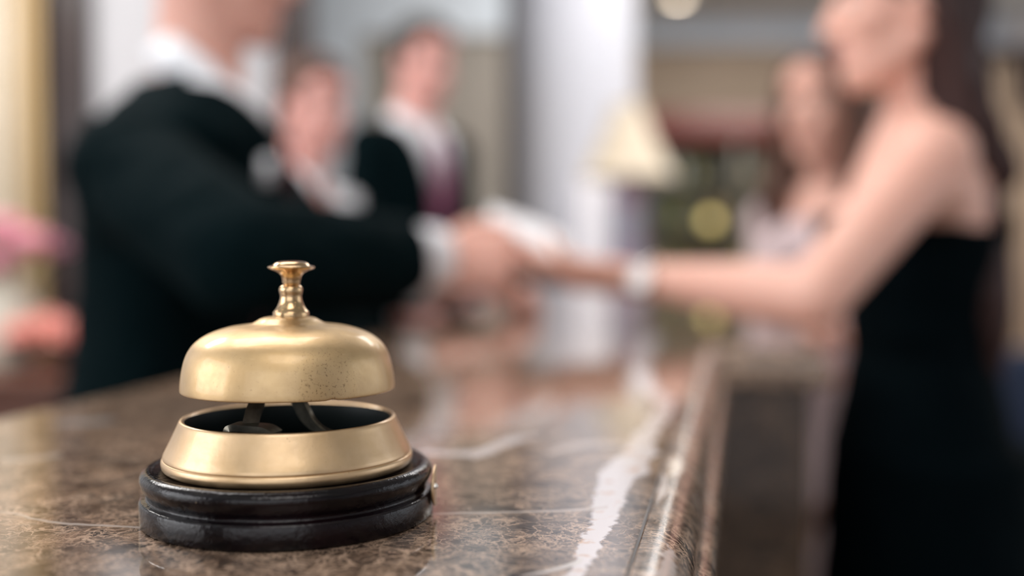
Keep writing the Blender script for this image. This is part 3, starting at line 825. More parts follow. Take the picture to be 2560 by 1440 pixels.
for k in range(3):
    add_box(bm, pq + Vector((-0.012, -0.022 + 0.012 * k, -0.005)), pq + Vector((0.004, -0.004 + 0.012 * k, 0.030 + 0.008 * (k % 2))))
bmesh.ops.bevel(bm, geom=bm.edges[:], offset=0.003, segments=2, affect='EDGES')
fin('pocket_square', bm, shirt_m, man.jk); man.trousers(suit_m); man.shoes(shoe_m); man.short_hair(hair_dark)

# --- guest in the black dress (right)
f2 = Vector((-0.97, 0.20, 0)).normalized()
hw = P(2250, 22, 1.37)
lady = Person('person in black strapless dress with long brown hair, reaching over the marble counter', True, f2,
    neck=(0.545, 1.395, 1.395), pelvis=(0.560, 1.42, 0.905), head=hw, hdir=(-0.985, 0.03, -0.10),
    sh=(P(2335, 392, 1.235), (0.585, 1.555, 1.325)), el=(P(2035, 742, 1.13), (0.60, 1.62, 1.06)), wr=(P(1622, 697, 1.285), (0.53, 1.61, 0.83)),
    hands=(dict(d=(-0.96, 0.20, 0.06), n=(0.05, 0.55, 0.85), s=(0.1, 0.75, 0.5), curl=[0.18, 0.22, 0.3, 0.4]), dict(d=(-0.1, 0, -1), n=(-0.3, -0.9, 0), s=(-0.9, 0.3, 0), curl=0.35)),
    feet=stand((0.57, 1.43), f2, 1, 0.08), skin_mat=skin_b, vox=0.0045)
def dress(s, mat, top, strap=True):
    v = Vol(); s.torso(v, 0.009, -0.3, 1.0); s.shoulders(v, 0.004)
    secs = []
    for i in range(10):
        t = i / 9; z = lerp(s.pelvis.z + 0.03, 0.50, t)
        secs.append((Vector((s.pelvis.x + 0.012, s.pelvis.y, z)), s.f * (0.130 + 0.022 * t), s.l * (0.18 + 0.02 * t)))
    v.loft(secs)
    def cut(c):
        fx, lx, t = s.local(c)
        if abs(lx) > 0.112 and t > 0.66: return True
        if t > top and not (0.048 < abs(lx) < 0.085 and strap): return True
        return False
    return v.bake('dress', 0.005, 6, mat, s.root, s.org, cut=cut, solid=0.003, disp=lambda c, n: n * 0.003 * mnoise(c * 22))
dress(lady, dress_m, 0.70, False)
lady.shoes(shoe_m)
def long_hair(s, mat, length, back, lean, front=True, width=0.085, amp=0.006, locks=False):
    v = Vol(); k = s.hk
    def B(c, r): v.ball(s.H(c), tuple(x * k for x in r), s.hR)
    B((-0.022, 0, 0.055), (0.106, 0.086, 0.090)); B((-0.055, 0, 0.00), (0.066, 0.080, 0.085))
    top = s.H((-0.050, 0, 0.02)); n = 10; secs = []
    for i in range(n + 1):
        t = i / n
        c = top + Vector((0, 0, -length * t)) - s.f * (back * math.sin(min(t * 2.2, 1) * PI / 2) + lean * t)
        wd = width * (1.0 - 0.10 * t) * (1 if t < 0.85 else 1 - (t - 0.85) * 3.2)
        th = 0.052 - 0.012 * t if t < 0.85 else 0.042 - (t - 0.85) * 0.16
        secs.append((c, s.f * th * k, s.l * wd * k))
    v.loft(secs, 36)
    if front:
        for sy in (1, -1):
            v.chain([s.H((0.0, 0.074 * sy, 0.06)), s.H((-0.030, 0.083 * sy, -0.01)), s.H((-0.050, 0.078 * sy, -0.12)), s.H((-0.085, 0.075 * sy, -0.24))], [0.022 * k, 0.022 * k, 0.024 * k, 0.022 * k])
    if locks:
        for sy in (1, -1):
            v.chain([s.H((0.01, 0.066 * sy, 0.085)), s.H((0.015, 0.088 * sy, 0.02)), s.H((0.010, 0.095 * sy, -0.08)), s.H((0.045, 0.105 * sy, -0.20)), s.H((0.055, 0.095 * sy, -0.32))],
                    [0.026 * k, 0.026 * k, 0.030 * k, 0.034 * k, 0.020 * k])
    def cut(c):
        q = s.hR.transposed() @ (c - s.head) / k
        if locks: return q.x > 0.055 and abs(q.y) < 0.078 and -0.12 < q.z < 0.070
        return (q.x > 0.045 and -0.11 < q.z < 0.066)
    def dsp(c, nn):
        a = math.atan2((c - top).dot(s.l), (c - top).dot(s.f) + 0.03)
        return nn * (0.0022 * math.sin(a * 26 + 2 * mnoise(c * 5)) + amp * mnoise(Vector((c.x * 18, c.y * 18, c.z * 3))))
    return v.bake('hair', 0.005, 3, mat, s.root, s.org, cut=cut, disp=dsp)
long_hair(lady, hair_brown, 0.50, 0.010, 0.055, width=0.092)
# watch on her left wrist
wq = lerp(lady.el[0], lady.wr[0], 0.965); wa = (lady.wr[0] - lady.el[0]).normalized()
watch = bpy.data.objects.new('wristwatch', None); S.collection.objects.link(watch); watch.parent = lady.root
to_cam = (Vector((0, 0, HC + 0.05)) - wq); to_cam = (to_cam - wa * to_cam.dot(wa)).normalized()
Rw = Matrix((to_cam.cross(wa) * -1, wa, to_cam)).transposed()
watch.matrix_local = Matrix.Translation(wq - lady.org) @ Rw.to_4x4()
steel = M('watch_metal', (0.85, 0.74, 0.66), 0.22, 1.0)
bm = bmesh.new(); lathe_bm(bm, [(0.0240, -0.007), (0.0252, -0.007), (0.0256, 0.0), (0.0252, 0.007), (0.0240, 0.007)], 48, closed=True)
bmesh.ops.rotate(bm, verts=bm.verts, cent=(0, 0, 0), matrix=Matrix.Rotation(PI / 2, 3, 'X'))
fin('bracelet', bm, steel, watch)
lathe('watch_case', [(0, 0.022), (0.0165, 0.022), (0.0175, 0.024), (0.0175, 0.030), (0.0162, 0.0315), (0.015, 0.031), (0.015, 0.0305), (0, 0.0305)], steel, watch, 48)
lathe('watch_dial', [(0, 0.0322), (0.0175, 0.0322)], M('glint_white_dial', (0.97, 0.94, 0.93), 0.25, **{'Coat Weight': 1.0}), watch, 48)  # large white dial stands in for the bright glint on the watch

# --- paper and dark card case between the hands
def quad_sheet(name, corners, mat, thick, bend=0.0, nx=10, ny=6):
    a, b_, c_, d_ = [Vector(p) for p in corners]; bm = bmesh.new(); g = []
    nn = (b_ - a).cross(d_ - a).normalized()
    for i in range(nx + 1):
        u = i / nx; g.append([bm.verts.new(lerp(lerp(a, b_, u), lerp(d_, c_, u), j / ny) + nn * bend * math.sin(u * PI)) for j in range(ny + 1)])
    for i in range(nx):
        for j in range(ny): bm.faces.new((g[i][j], g[i + 1][j], g[i + 1][j + 1], g[i][j + 1]))
    o = fin(name, bm, mat); m_ = o.modifiers.new('t', 'SOLIDIFY'); m_.thickness = thick; m_.offset = 0
    return o
pc = P(1330, 620, 1.36)
paper = quad_sheet('paper', [P(1215, 585, 1.36), P(1420, 655, 1.345), P(1425, 652, 1.44) + Vector((0, 0, 0.03)), P(1225, 570, 1.46) + Vector((0, 0, 0.03))], M('white_paper', (0.88, 0.87, 0.89), 0.6), 0.0012, 0.004)
tag(paper, 'white folded paper held between the two people over the counter', 'paper')
case = quad_sheet('card_case', [P(1262, 690, 1.33), P(1392, 712, 1.31), P(1396, 690, 1.36), P(1266, 668, 1.38)], M('dark_case', (0.02, 0.014, 0.014), 0.4), 0.010)
tag(case, 'small dark flat case under the white paper between the two hands', 'case')

# --- receptionists in the background
f3 = Vector((0.80, -0.60, 0)).normalized()
def simple_arms(neck, f, half, drop=0.085, out=0.03):
    l = Vector((0, 0, 1)).cross(f); n = Vector(neck)
    sh = [n + l * half * sy - Vector((0, 0, drop)) for sy in (1, -1)]
    el = [n + l * (half + out) * sy - Vector((0, 0, drop + 0.28)) - f * 0.02 for sy in (1, -1)]
    wr = [n + l * (half - 0.02) * sy - Vector((0, 0, drop + 0.47)) + f * 0.13 for sy in (1, -1)]
    hd = [dict(d=f * 0.6 - l * 0.5 * sy - Vector((0, 0, 0.6)), n=-l * sy - f * 0.2, s=f + Vector((0, 0, 0.4)), curl=0.45) for sy in (1, -1)]
    return sh, el, wr, hd
h3 = P(784, 280, 2.50)
n3 = Vector((h3.x - 0.035, 2.51, h3.z - 0.150))
sh, el, wr, hd = simple_arms(n3, f3, 0.150)
clerk = Person('person with pulled-back hair, white open collar and dark jacket behind the counter', True, f3, neck=n3, pelvis=(n3.x, 2.53, 0.90),
    head=h3, hdir=(0.74, -0.65, -0.12), sh=sh, el=el, wr=wr, hands=hd, feet=stand((n3.x, 2.53), f3, 1, 0.08), skin_mat=skin_c, vox=0.006)
clerk.jk = clerk.jacket(suit_m, zv=0.42, wid=0.56, sleeve=0.95); clerk.shirt(shirt_m, zv=0.78, wid=0.28, sleeve=0.97)
clerk.skirt(suit_m, 0.50); clerk.shoes(shoe_m); clerk.short_hair(hair_mid)
f4 = Vector((0.76, -0.65, 0)).normalized()
h4 = P(1058, 168, 3.10)
n4 = Vector((h4.x - 0.035, 3.12, h4.z - 0.165))
sh, el, wr, hd = simple_arms(n4, f4, 0.165)
porter = Person('person in dark suit with a red and lilac tie, standing by the beige wall', False, f4, neck=n4, pelvis=(n4.x - 0.03, 3.13, 1.0),
    head=h4, hdir=(0.66, -0.74, -0.12), sh=sh, el=el, wr=wr, hands=hd, feet=stand((n4.x - 0.03, 3.13), f4, 1), skin_mat=skin_c, vox=0.006)
porter.jk = porter.jacket(suit_m, zv=0.34, wid=0.30, sleeve=0.93); porter.shirt(shirt_m, sleeve=0.97); porter.lapels(suit_m, 0.34, 0.30)
tie_m = M('lilac_tie', (0.30, 0.08, 0.16), 0.45); porter.tie(tie_m, lo=0.43); porter.trousers(suit_m); porter.shoes(shoe_m); porter.short_hair(hair_dark)

# --- second guest behind the first
f5 = Vector((-0.72, -0.69, 0)).normalized()
h5 = P(2056, 278, 2.2)
n5 = Vector((h5.x + 0.025, 2.24, h5.z - 0.145))
l5 = Vector((0, 0, 1)).cross(f5)
sh, el, wr, hd = simple_arms(n5, f5, 0.132)
wr[0] = P(2075, 830, 2.10); wr[1] = P(2010, 835, 2.09)
guest = Person('person with long brown hair and pale pink dress, half hidden behind the guest in black', True, f5, neck=n5, pelvis=(n5.x + 0.02, 2.27, 0.90),
    head=h5, hdir=(-0.75, -0.65, -0.08), sh=sh, el=el, wr=wr, hands=hd, feet=stand((n5.x, 2.24), f5, 1, 0.08), skin_mat=skin_b, vox=0.006)
dv = Vol(); guest.torso(dv, 0.010, -0.3, 1.0); guest.arms(dv, 0.010, 0.25)
dv.loft([(Vector((guest.pelvis.x, guest.pelvis.y, lerp(0.93, 0.45, t / 6))), guest.f * (0.125 + 0.01 * t), guest.l * (0.18 + 0.012 * t)) for t in range(7)])
def cutg(c):
    fx, lx, t = guest.local(c); q = c - guest.neck; q.z = 0
    return (c.z > guest.neck.z - 0.05 and q.length < 0.10) or (fx > 0 and t > 0.82 and abs(lx) < 0.08)
dv.bake('dress', 0.006, 5, pink_m, guest.root, guest.org, cut=cutg, solid=0.003)
guest.shoes(nude_shoe)
long_hair(guest, hair_mid, 0.42, 0.02, 0.02, width=0.105, locks=True)

# ------------------------------------------------------------------ the room
white_wall = noisy('white_plaster', (0.74, 0.75, 0.79), (0.80, 0.80, 0.83), 3, 0.7)
cool_wall = noisy('cool_plaster', (0.80, 0.87, 0.92), (0.84, 0.90, 0.94), 3, 0.7)
beige_wall = noisy('beige_plaster', (0.38, 0.34, 0.285), (0.43, 0.38, 0.32), 3, 0.7)
tan_wall = noisy('tan_panel', (0.34, 0.26, 0.19), (0.39, 0.30, 0.225), 3, 0.6)
ceil_m = M('ceiling_paint', (0.70, 0.75, 0.76), 0.8)
red_wood = noisy('red_wood', (0.12, 0.013, 0.008), (0.17, 0.022, 0.012), 6, 0.35, vs=(1, 1, 8))
floor_m = M('floor_stone', (0.2, 0.15, 0.12), 0.15); fb = NB(floor_m)
br = fb.n('ShaderNodeTexBrick'); br.inputs['Color1'].default_value = (0.26, 0.20, 0.15, 1); br.inputs['Color2'].default_value = (0.22, 0.165, 0.12, 1); br.inputs['Mortar'].default_value = (0.1, 0.08, 0.06, 1)
br.offset = 0; br.inputs['Scale'].default_value = 1.7; br.inputs['Mortar Size'].default_value = 0.004; br.inputs['Row Height'].default_value = 1.0; br.inputs['Brick Width'].default_value = 1.0
fb.put(br.inputs['Vector'], fb.obj()); fb.put(fb.b.inputs['Base Color'], br.outputs[0])

struct(box('floor', (X0, Y0, -0.1), (X1, Y1, 0), floor_m))
struct(box('ceiling', (X0, Y0, ZT), (X1, Y1, ZT + 0.1), ceil_m))
def wall_holes(name, axis, pos, thick, a0, a1, holes, mat):
    """wall along an axis with rectangular openings (u0,u1,z0,z1)"""
    bm = bmesh.new(); us = sorted({a0, a1, *[h[0] for h in holes], *[h[1] for h in holes]}); zs = sorted({0, ZT, *[h[2] for h in holes], *[h[3] for h in holes]})
    for u0, u1 in zip(us, us[1:]):
        for z0, z1 in zip(zs, zs[1:]):
            um, zm = (u0 + u1) / 2, (z0 + z1) / 2
            if any(h[0] < um < h[1] and h[2] < zm < h[3] for h in holes): continue
            if axis == 'x': add_box(bm, (u0, pos, z0), (u1, pos + thick, z1))
            else: add_box(bm, (pos, u0, z0), (pos + thick, u1, z1))
    bmesh.ops.remove_doubles(bm, verts=bm.verts, dist=1e-5)
    return struct(fin(name, bm, mat, None, False))
wall_holes('wall_left', 'y', X0 - 0.2, 0.2, Y0 - 0.2, Y1, [(-1.5, 0.9, 1.05, 2.75)], white_wall)
wall_holes('wall_right', 'y', X1, 0.2, Y0 - 0.2, Y1, [(0.3, 2.9, 0.8, 2.7)], white_wall)
wall_holes('wall_back', 'x', Y0 - 0.2, 0.2, X0, X1, [(-2.2, 1.4, 1.1, 2.7)], white_wall)
wall_holes('wall_far', 'x', Y1, 0.2, X0 - 0.2, X1 + 0.2, [], tan_wall)
frame_m = M('painted_frame', (0.75, 0.75, 0.74), 0.4)
glass_m = M('window_glass', (1, 1, 1), 0.0, 0.0, **{'Transmission Weight': 1.0, 'IOR': 1.05})
def window(name, axis, pos, a0, a1, z0, z1, n):
    bm = bmesh.new(); t = 0.05
    def bb(u0, u1, za, zb):
        if axis == 'x': add_box(bm, (u0, pos - 0.03, za), (u1, pos + 0.03, zb))
        else: add_box(bm, (pos - 0.03, u0, za), (pos + 0.03, u1, zb))
    bb(a0, a1, z0, z0 + t); bb(a0, a1, z1 - t, z1)
    for i in range(n + 1):
        u = lerp(a0, a1 - t, i / n); bb(u, u + t, z0 + t, z1 - t)
    return struct(fin(name, bm, frame_m, None, False))
window('window_1', 'y', X0 - 0.1, -1.5, 0.9, 1.05, 2.75, 3)
window('window_2', 'y', X1 + 0.1, 0.3, 2.9, 0.8, 2.7, 3)
window('window_3', 'x', Y0 - 0.1, -2.2, 1.4, 1.1, 2.7, 4)

# partition behind the staff with dark wood frame and pale curtain, beige panel, white column
DP = 4.4
def bx2(name, x0, x1, z0, z1, y0, y1, mat, kind='structure', **k):
    o = box(name, (x0, y0, z0), (x1, y1, z1), mat, None, k.get('bevel', 0)); struct(o); return o
def XP(px, d): return (px - 1280) / FPX * d
def ZP(py, d): return P(1280, py, d).z
xa, xb = XP(905, DP), XP(1262, DP)
bx2('wall_partition', X0, xa, 0, ZT, DP, DP + 0.12, cool_wall)
bx2('wall_partition_beige', xa, xb, 0, ZP(85, DP), DP + 0.02, DP + 0.12, beige_wall)
bx2('wall_partition_top', xa, xb, ZP(85, DP), ZT, DP, DP + 0.12, cool_wall)
# framed opening with pale curtain (between the dark posts)
fr = thing('framed_screen', 'tall pale screen in a dark wooden frame behind the left receptionist', 'screen', (XP(450, 3.7), 3.7, 0))
ox = XP(450, 3.7)
box('post', (XP(128, 3.7) - ox, -0.06, 0), (XP(238, 3.7) - ox, 0.06, ZT - 0.002), wood_dark, fr, 0.006)
box('post', (XP(690, 3.7) - ox, -0.06, 0), (XP(782, 3.7) - ox, 0.06, ZT - 0.002), wood_dark, fr, 0.006)
box('lower_panel', (XP(238, 3.7) - ox, -0.03, 0), (XP(690, 3.7) - ox, 0.03, ZP(400, 3.7)), wood_dark, fr, 0.004)
box('rail', (XP(238, 3.7) - ox, -0.045, ZP(400, 3.7) + 0.0003), (XP(690, 3.7) - ox, 0.045, ZP(385, 3.7)), wood_dark, fr, 0.006)
box('pale_panel', (XP(238, 3.7) - ox, -0.012, ZP(385, 3.7) + 0.0003), (XP(690, 3.7) - ox, 0.012, ZT - 0.002), noisy('pale_panel', (0.50, 0.495, 0.515), (0.55, 0.54, 0.56), 2, 0.5), fr)
def curtain(name, x0, x1, y, z0, z1, amp, waves, mat, label):
    bm = bmesh.new(); n = waves * 12; rows = []
    for zz_ in (z0, lerp(z0, z1, 0.5), z1):
        rows.append([bm.verts.new((lerp(x0, x1, i / n) + 0.006 * math.sin(i * 1.7), y + amp * math.sin(2 * PI * i / 12) + amp * 0.4 * math.sin(i * 0.37 + zz_), zz_)) for i in range(n + 1)])
    for A, B in zip(rows, rows[1:]):
        for i in range(n): bm.faces.new((A[i], A[i + 1], B[i + 1], B[i]))
    o = fin(name, bm, mat); m_ = o.modifiers.new('t', 'SOLIDIFY'); m_.thickness = 0.004
    tag(o, label, 'curtain'); return o
gold_m = noisy('gold_curtain', (0.46, 0.30, 0.12), (0.58, 0.41, 0.19), 4, 0.45, vs=(8, 8, 0.5)); gold_m.node_tree.nodes['Principled BSDF'].inputs['Sheen Weight'].default_value = 0.4
cream_m = noisy('cream_curtain', (0.60, 0.52, 0.40), (0.66, 0.58, 0.47), 4, 0.7)
curtain('gold_curtain', XP(50, 3.6), XP(112, 3.6), 3.6, 0.02, ZT - 0.04, 0.03, 3, gold_m, 'gold curtain hanging at the left beside the dark wooden frame')
curtain('cream_curtain', XP(-330, 3.64), XP(52, 3.64), 3.66, 0.02, ZT - 0.04, 0.025, 7, cream_m, 'cream curtain at the far left edge next to the gold curtain')
# round white column
col = thing('column', 'thick white round column in the middle of the lobby, behind the table lamp', 'column', (XP(1422, 4.9), 4.9, 0))
cr = (XP(1588, 4.9) - XP(1258, 4.9)) / 2
colm = noisy('column_paint', (0.60, 0.61, 0.66), (0.64, 0.64, 0.69), 3, 0.65)
lathe('shaft', [(0, 0.1202), (cr, 0.1202), (cr, 2.82), (cr + 0.02, 2.83), (cr + 0.02, 2.86), (0, 2.86)], colm, col, 64)
lathe('base', [(0, 0), (cr + 0.06, 0), (cr + 0.06, 0.07), (cr + 0.03, 0.10), (cr + 0.01, 0.12), (0, 0.12)], white_wall, col, 64)
lathe('capital', [(0, 2.8602), (cr + 0.03, 2.8602), (cr + 0.07, 2.91), (cr + 0.09, 2.93), (cr + 0.09, ZT - 0.001), (0, ZT - 0.001)], white_wall, col, 64)
# far wall of the hall: cornice, tan field, red wood header and lit display cabinet
DF = Y1
corn = noisy('cornice_paint', (0.58, 0.66, 0.75), (0.64, 0.70, 0.78), 3, 0.6)
bm = bmesh.new()
for (a, h0, h1) in ((0.10, ZP(118, DF), ZP(95, DF)), (0.16, ZP(95, DF), ZP(70, DF)), (0.24, ZP(70, DF), ZT)):
    add_box(bm, (X0, DF - a, h0), (X1, DF, h1))
o = fin('trim_1', bm, corn, None, False); struct(o)
xc0, xc1 = XP(1590, DF), X1 - 0.05
cab = thing('display_cabinet', 'glazed display cabinet under a dark red wooden header at the end of the hall', 'cabinet', ((xc0 + xc1) / 2, DF - 0.001, 0))
hx = (xc1 - xc0) / 2
zh0, zh1 = ZP(368, DF), ZP(300, DF)
box('header', (-hx, -0.55, zh0), (hx, 0, zh1), red_wood, cab, 0.01)
green_back = noisy('green_back', (0.16, 0.15, 0.09), (0.27, 0.25, 0.16), 2.5, 0.5)
box('back_board', (-hx, -0.03, 0.5), (hx, 0, zh0 - 0.001), green_back, cab)
box('lower_cupboard', (-hx, -0.5, 0), (hx, 0, 0.499), wood_dark, cab, 0.005)
shelf_m = M('shelf_dark', (0.10, 0.09, 0.07), 0.3)
for z in (0.98, 1.40, 1.72):
    box('shelf', (-hx + 0.03, -0.42, z), (hx - 0.03, -0.031, z + 0.025), shelf_m, cab, 0.003)
for i in range(5):
    u = lerp(-hx, hx - 0.05, i / 4); box('stile', (u, -0.50, 0.5), (u + 0.05, -0.44, zh0 - 0.001), shelf_m, cab, 0.004)
bcols = [(0.05, 0.12, 0.09), (0.30, 0.18, 0.05), (0.45, 0.40, 0.30), (0.10, 0.14, 0.16), (0.35, 0.33, 0.12), (0.42, 0.46, 0.44)]
bmats = [M('bottle_glass_%s' % 'abcdef'[i], c, 0.12) for i, c in enumerate(bcols)]
bprof = [(0, 0), (0.038, 0), (0.04, 0.004), (0.04, 0.16), (0.034, 0.185), (0.016, 0.215), (0.014, 0.225), (0.014, 0.285), (0.017, 0.287), (0.017, 0.30), (0, 0.30)]
blabels = ['dark green', 'amber', 'cream', 'slate blue', 'olive', 'pale grey']
bmeshes = []
for i in range(6):
    bm = bmesh.new(); lathe_bm(bm, bprof, 20); me = bpy.data.meshes.new('bottle'); bmesh.ops.recalc_face_normals(bm, faces=bm.faces); bm.to_mesh(me); bm.free()
    me.materials.append(bmats[i])
    for p in me.polygons: p.use_smooth = True
    bmeshes.append(me)
rows_ = [(1.005, 'lowest'), (1.425, 'middle'), (1.745, 'top')]
for zi, (z, nm) in enumerate(rows_):
    x = XP(1600, DF) + 0.12
    for k in range(9):
        i = random.randrange(6); o = bpy.data.objects.new('bottle', bmeshes[i]); S.collection.objects.link(o)
        o.location = (x, DF - 0.22 + random.uniform(-0.06, 0.06), z); s_ = random.uniform(0.62, 0.95 if zi < 2 else 0.8); o.scale = (s_ * 1.2, s_ * 1.2, s_)
        tag(o, '%s bottle on the %s shelf of the display cabinet' % (blabels[i], nm), 'bottle', 'bottles in the display cabinet (%s, %s shelf)' % (blabels[i], nm))
        x += random.uniform(0.10, 0.19)

def emis(name, c, st):
    m = M(name, c, 0.5); b = m.node_tree.nodes['Principled BSDF']; b.inputs['Emission Color'].default_value = (*c, 1); b.inputs['Emission Strength'].default_value = st; return m
# small lit lamp in the cabinet (yellow) and ceiling downlights
p_ = P(1775, 552, DF - 0.50)
gl = thing('globe_light', 'small glowing yellow globe light in front of the display cabinet', 'light', p_)
bm = bmesh.new(); bmesh.ops.create_uvsphere(bm, u_segments=24, v_segments=16, radius=0.05)
fin('globe', bm, emis('yellow_globe', (1.0, 0.80, 0.30), 2.2), gl)
lathe('stem', [(0, zh0 - p_.z), (0.006, zh0 - p_.z), (0.006, 0.045), (0.018, 0.043), (0, 0.042)], shelf_m, gl, 16)
dl = [(P(1692, 4, 7.4).x, 7.35), (0.2, 6.2), (2.9, 6.3), (0.2, 3.2), (2.6, 3.4), (-1.6, 0.2), (-1.2, -0.9), (1.3, -0.7), (1.8, 0.6), (2.2, -1.2), (0.1, -2.2)]
dlab = ['over the display cabinet', 'behind the white column', 'at the far right of the hall', 'in front of the white column', 'over the guests', 'over the left window',
        'over the desk end', 'right of the desk end', 'over the lobby side of the counter', 'at the back right', 'at the back of the room']
dm = emis('downlight_glow', (1.0, 0.82, 0.62), 30.0); ring_m = M('downlight_ring', (0.8, 0.8, 0.8), 0.3)
for (x, y), lb in zip(dl, dlab):
    t = thing('downlight', 'round warm ceiling downlight ' + lb, 'ceiling light', (x, y, ZT), 0, 'ceiling downlights')
    lathe('bezel', [(0.052, -0.0005), (0.07, -0.0005), (0.072, -0.006), (0.055, -0.010), (0.052, -0.006)], ring_m, t, 32, closed=True)
    lathe('lamp', [(0, -0.006), (0.051, -0.006), (0.051, -0.0008), (0, -0.0008)], dm, t, 32)
for nm, x, y, s_ in (('over the front desk', -0.6, 1.4, 1.2), ('over the hall', 1.0, 3.9, 1.2), ('at the near end of the counter', 0.1, -1.1, 1.2), ('over the staff side', -2.0, 2.4, 1.0), ('at the far end of the hall', 1.9, 5.9, 1.3)):
    t = thing('fill_light_frame', 'square frame around an added ceiling fill light ' + nm, 'ceiling light', (x, y, ZT))  # a frame around each added fill lamp
    h = s_ / 2 + 0.05; bm = bmesh.new()
    for a, b_ in (((-h, -h), (h, -h + 0.05)), ((-h, h - 0.05), (h, h)), ((-h, -h + 0.05), (-h + 0.05, h - 0.05)), ((h - 0.05, -h + 0.05), (h, h - 0.05))):
        add_box(bm, (a[0], a[1], -0.06), (b_[0], b_[1], -0.0005))
    fin('frame', bm, ring_m, t, False)

# console with table lamp and white cylinder with added glow in front of the column
con = thing('console_table', 'dark wooden console table carrying the cream lamp and the white cylinder with added glow', 'table', (XP(1530, 4.3), 4.3, 0))
CT = 0.92
box('tabletop', (-0.42, -0.22, CT - 0.04), (0.42, 0.24, CT), wood_dark, con, 0.004)
box('apron', (-0.39, -0.17, CT - 0.14), (0.39, 0.17, CT - 0.0402), wood_dark, con, 0.003)
for sx in (-1, 1):
    for sy in (-1, 1): box('leg', (sx * 0.37 - 0.025, sy * 0.15 - 0.025, 0), (sx * 0.37 + 0.025, sy * 0.15 + 0.025, CT - 0.1402), wood_dark, con, 0.003)
DL = 4.20
lamp = thing('table_lamp', 'table lamp with flared cream shade and lilac grey vase base', 'lamp', (XP(1568, DL), DL, CT))
zsb, zst = ZP(446, DL) - CT, ZP(262, DL) - CT
rb, rt = 118 / FPX * DL, 38 / FPX * DL
prof = [(lerp(rt, rb, (t / 10) ** 1.35), lerp(zst, zsb, t / 10)) for t in range(11)]
shade_m = noisy('cream_shade', (0.72, 0.60, 0.44), (0.80, 0.69, 0.54), 6, 0.8)
lathe('lamp_shade', prof + [(r - 0.004, z) for r, z in prof[::-1]], shade_m, lamp, 48, closed=True)
vm = M('lilac_ceramic', (0.4, 0.4, 0.5), 0.2); vb = NB(vm); nn_ = vb.noise(vb.obj(), 7, 3)
vb.put(vb.b.inputs['Base Color'], vb.ramp(nn_.outputs[0], [(0.42, (0.36, 0.42, 0.48)), (0.52, (0.42, 0.36, 0.48)), (0.66, (0.40, 0.16, 0.20))]))
rv = 40 / FPX * DL
lathe('lamp_body', [(0, 0), (rv * 0.9, 0), (rv * 0.9, 0.02), (rv * 0.75, 0.04), (rv, 0.12), (rv * 1.02, 0.30), (rv, 0.5), (rv * 0.8, zsb - 0.03), (rv * 0.4, zsb), (0.012, zsb + 0.02), (0.01, zst - 0.02), (0, zst - 0.02)], vm, lamp, 40)
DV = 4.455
vase = thing('glow_cylinder', 'tall white cylinder with added glow, left of the cream table lamp', 'lamp', (XP(1477, DV), DV, CT))
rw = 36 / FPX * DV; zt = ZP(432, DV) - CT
lathe('cylinder_foot', [(0, 0), (rw * 1.05, 0), (rw * 1.05, 0.03), (rw, 0.034), (0, 0.034)], shelf_m, vase, 48)
glow = M('added_glow', (0.92, 0.90, 0.92), 0.5); glow.node_tree.nodes['Principled BSDF'].inputs['Emission Color'].default_value = (1.0, 0.93, 0.97, 1); glow.node_tree.nodes['Principled BSDF'].inputs['Emission Strength'].default_value = 0.8  # emission added so the white cylinder outshines the column behind it
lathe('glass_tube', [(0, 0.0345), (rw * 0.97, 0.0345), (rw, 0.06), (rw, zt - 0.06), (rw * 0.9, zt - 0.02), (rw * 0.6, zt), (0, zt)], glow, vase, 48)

# left background: side table, white vase with pink blossoms
SD = 2.3
stb = thing('side_table', 'dark reddish wooden side table behind the counter at the lower left', 'table', (XP(40, SD), SD, 0))
rw2 = noisy('mahogany', (0.07, 0.022, 0.012), (0.14, 0.045, 0.022), 8, 0.3, vs=(1, 1, 5))
zt2 = ZP(915, SD)
box('tabletop', (-0.40, -0.22, zt2 - 0.04), (0.20, 0.22, zt2), rw2, stb, 0.005)
box('cabinet_body', (-0.38, -0.20, 0.06), (0.18, 0.20, zt2 - 0.0402), rw2, stb, 0.004)
box('drawer_front', (-0.36, -0.215, zt2 - 0.22), (0.16, -0.2005, zt2 - 0.06), rw2, stb, 0.003)
box('plinth', (-0.36, -0.18, 0), (0.16, 0.18, 0.0598), rw2, stb)
vs_ = thing('vase', 'squat off-white vase holding the pink flowers at the left edge', 'vase', (XP(20, SD), SD, zt2))
hv = ZP(712, SD) - zt2; rv2 = 72 / FPX * SD
lathe('vase_body', catmull([(0, 0), (rv2 * 0.7, 0), (rv2 * 1.0, hv * 0.35), (rv2 * 0.95, hv * 0.7), (rv2 * 0.75, hv * 0.92), (rv2 * 0.85, hv), (rv2 * 0.78, hv), (rv2 * 0.6, hv * 0.8), (0, hv * 0.6)], 5), M('offwhite_ceramic', (0.62, 0.60, 0.50), 0.35), vs_, 40)
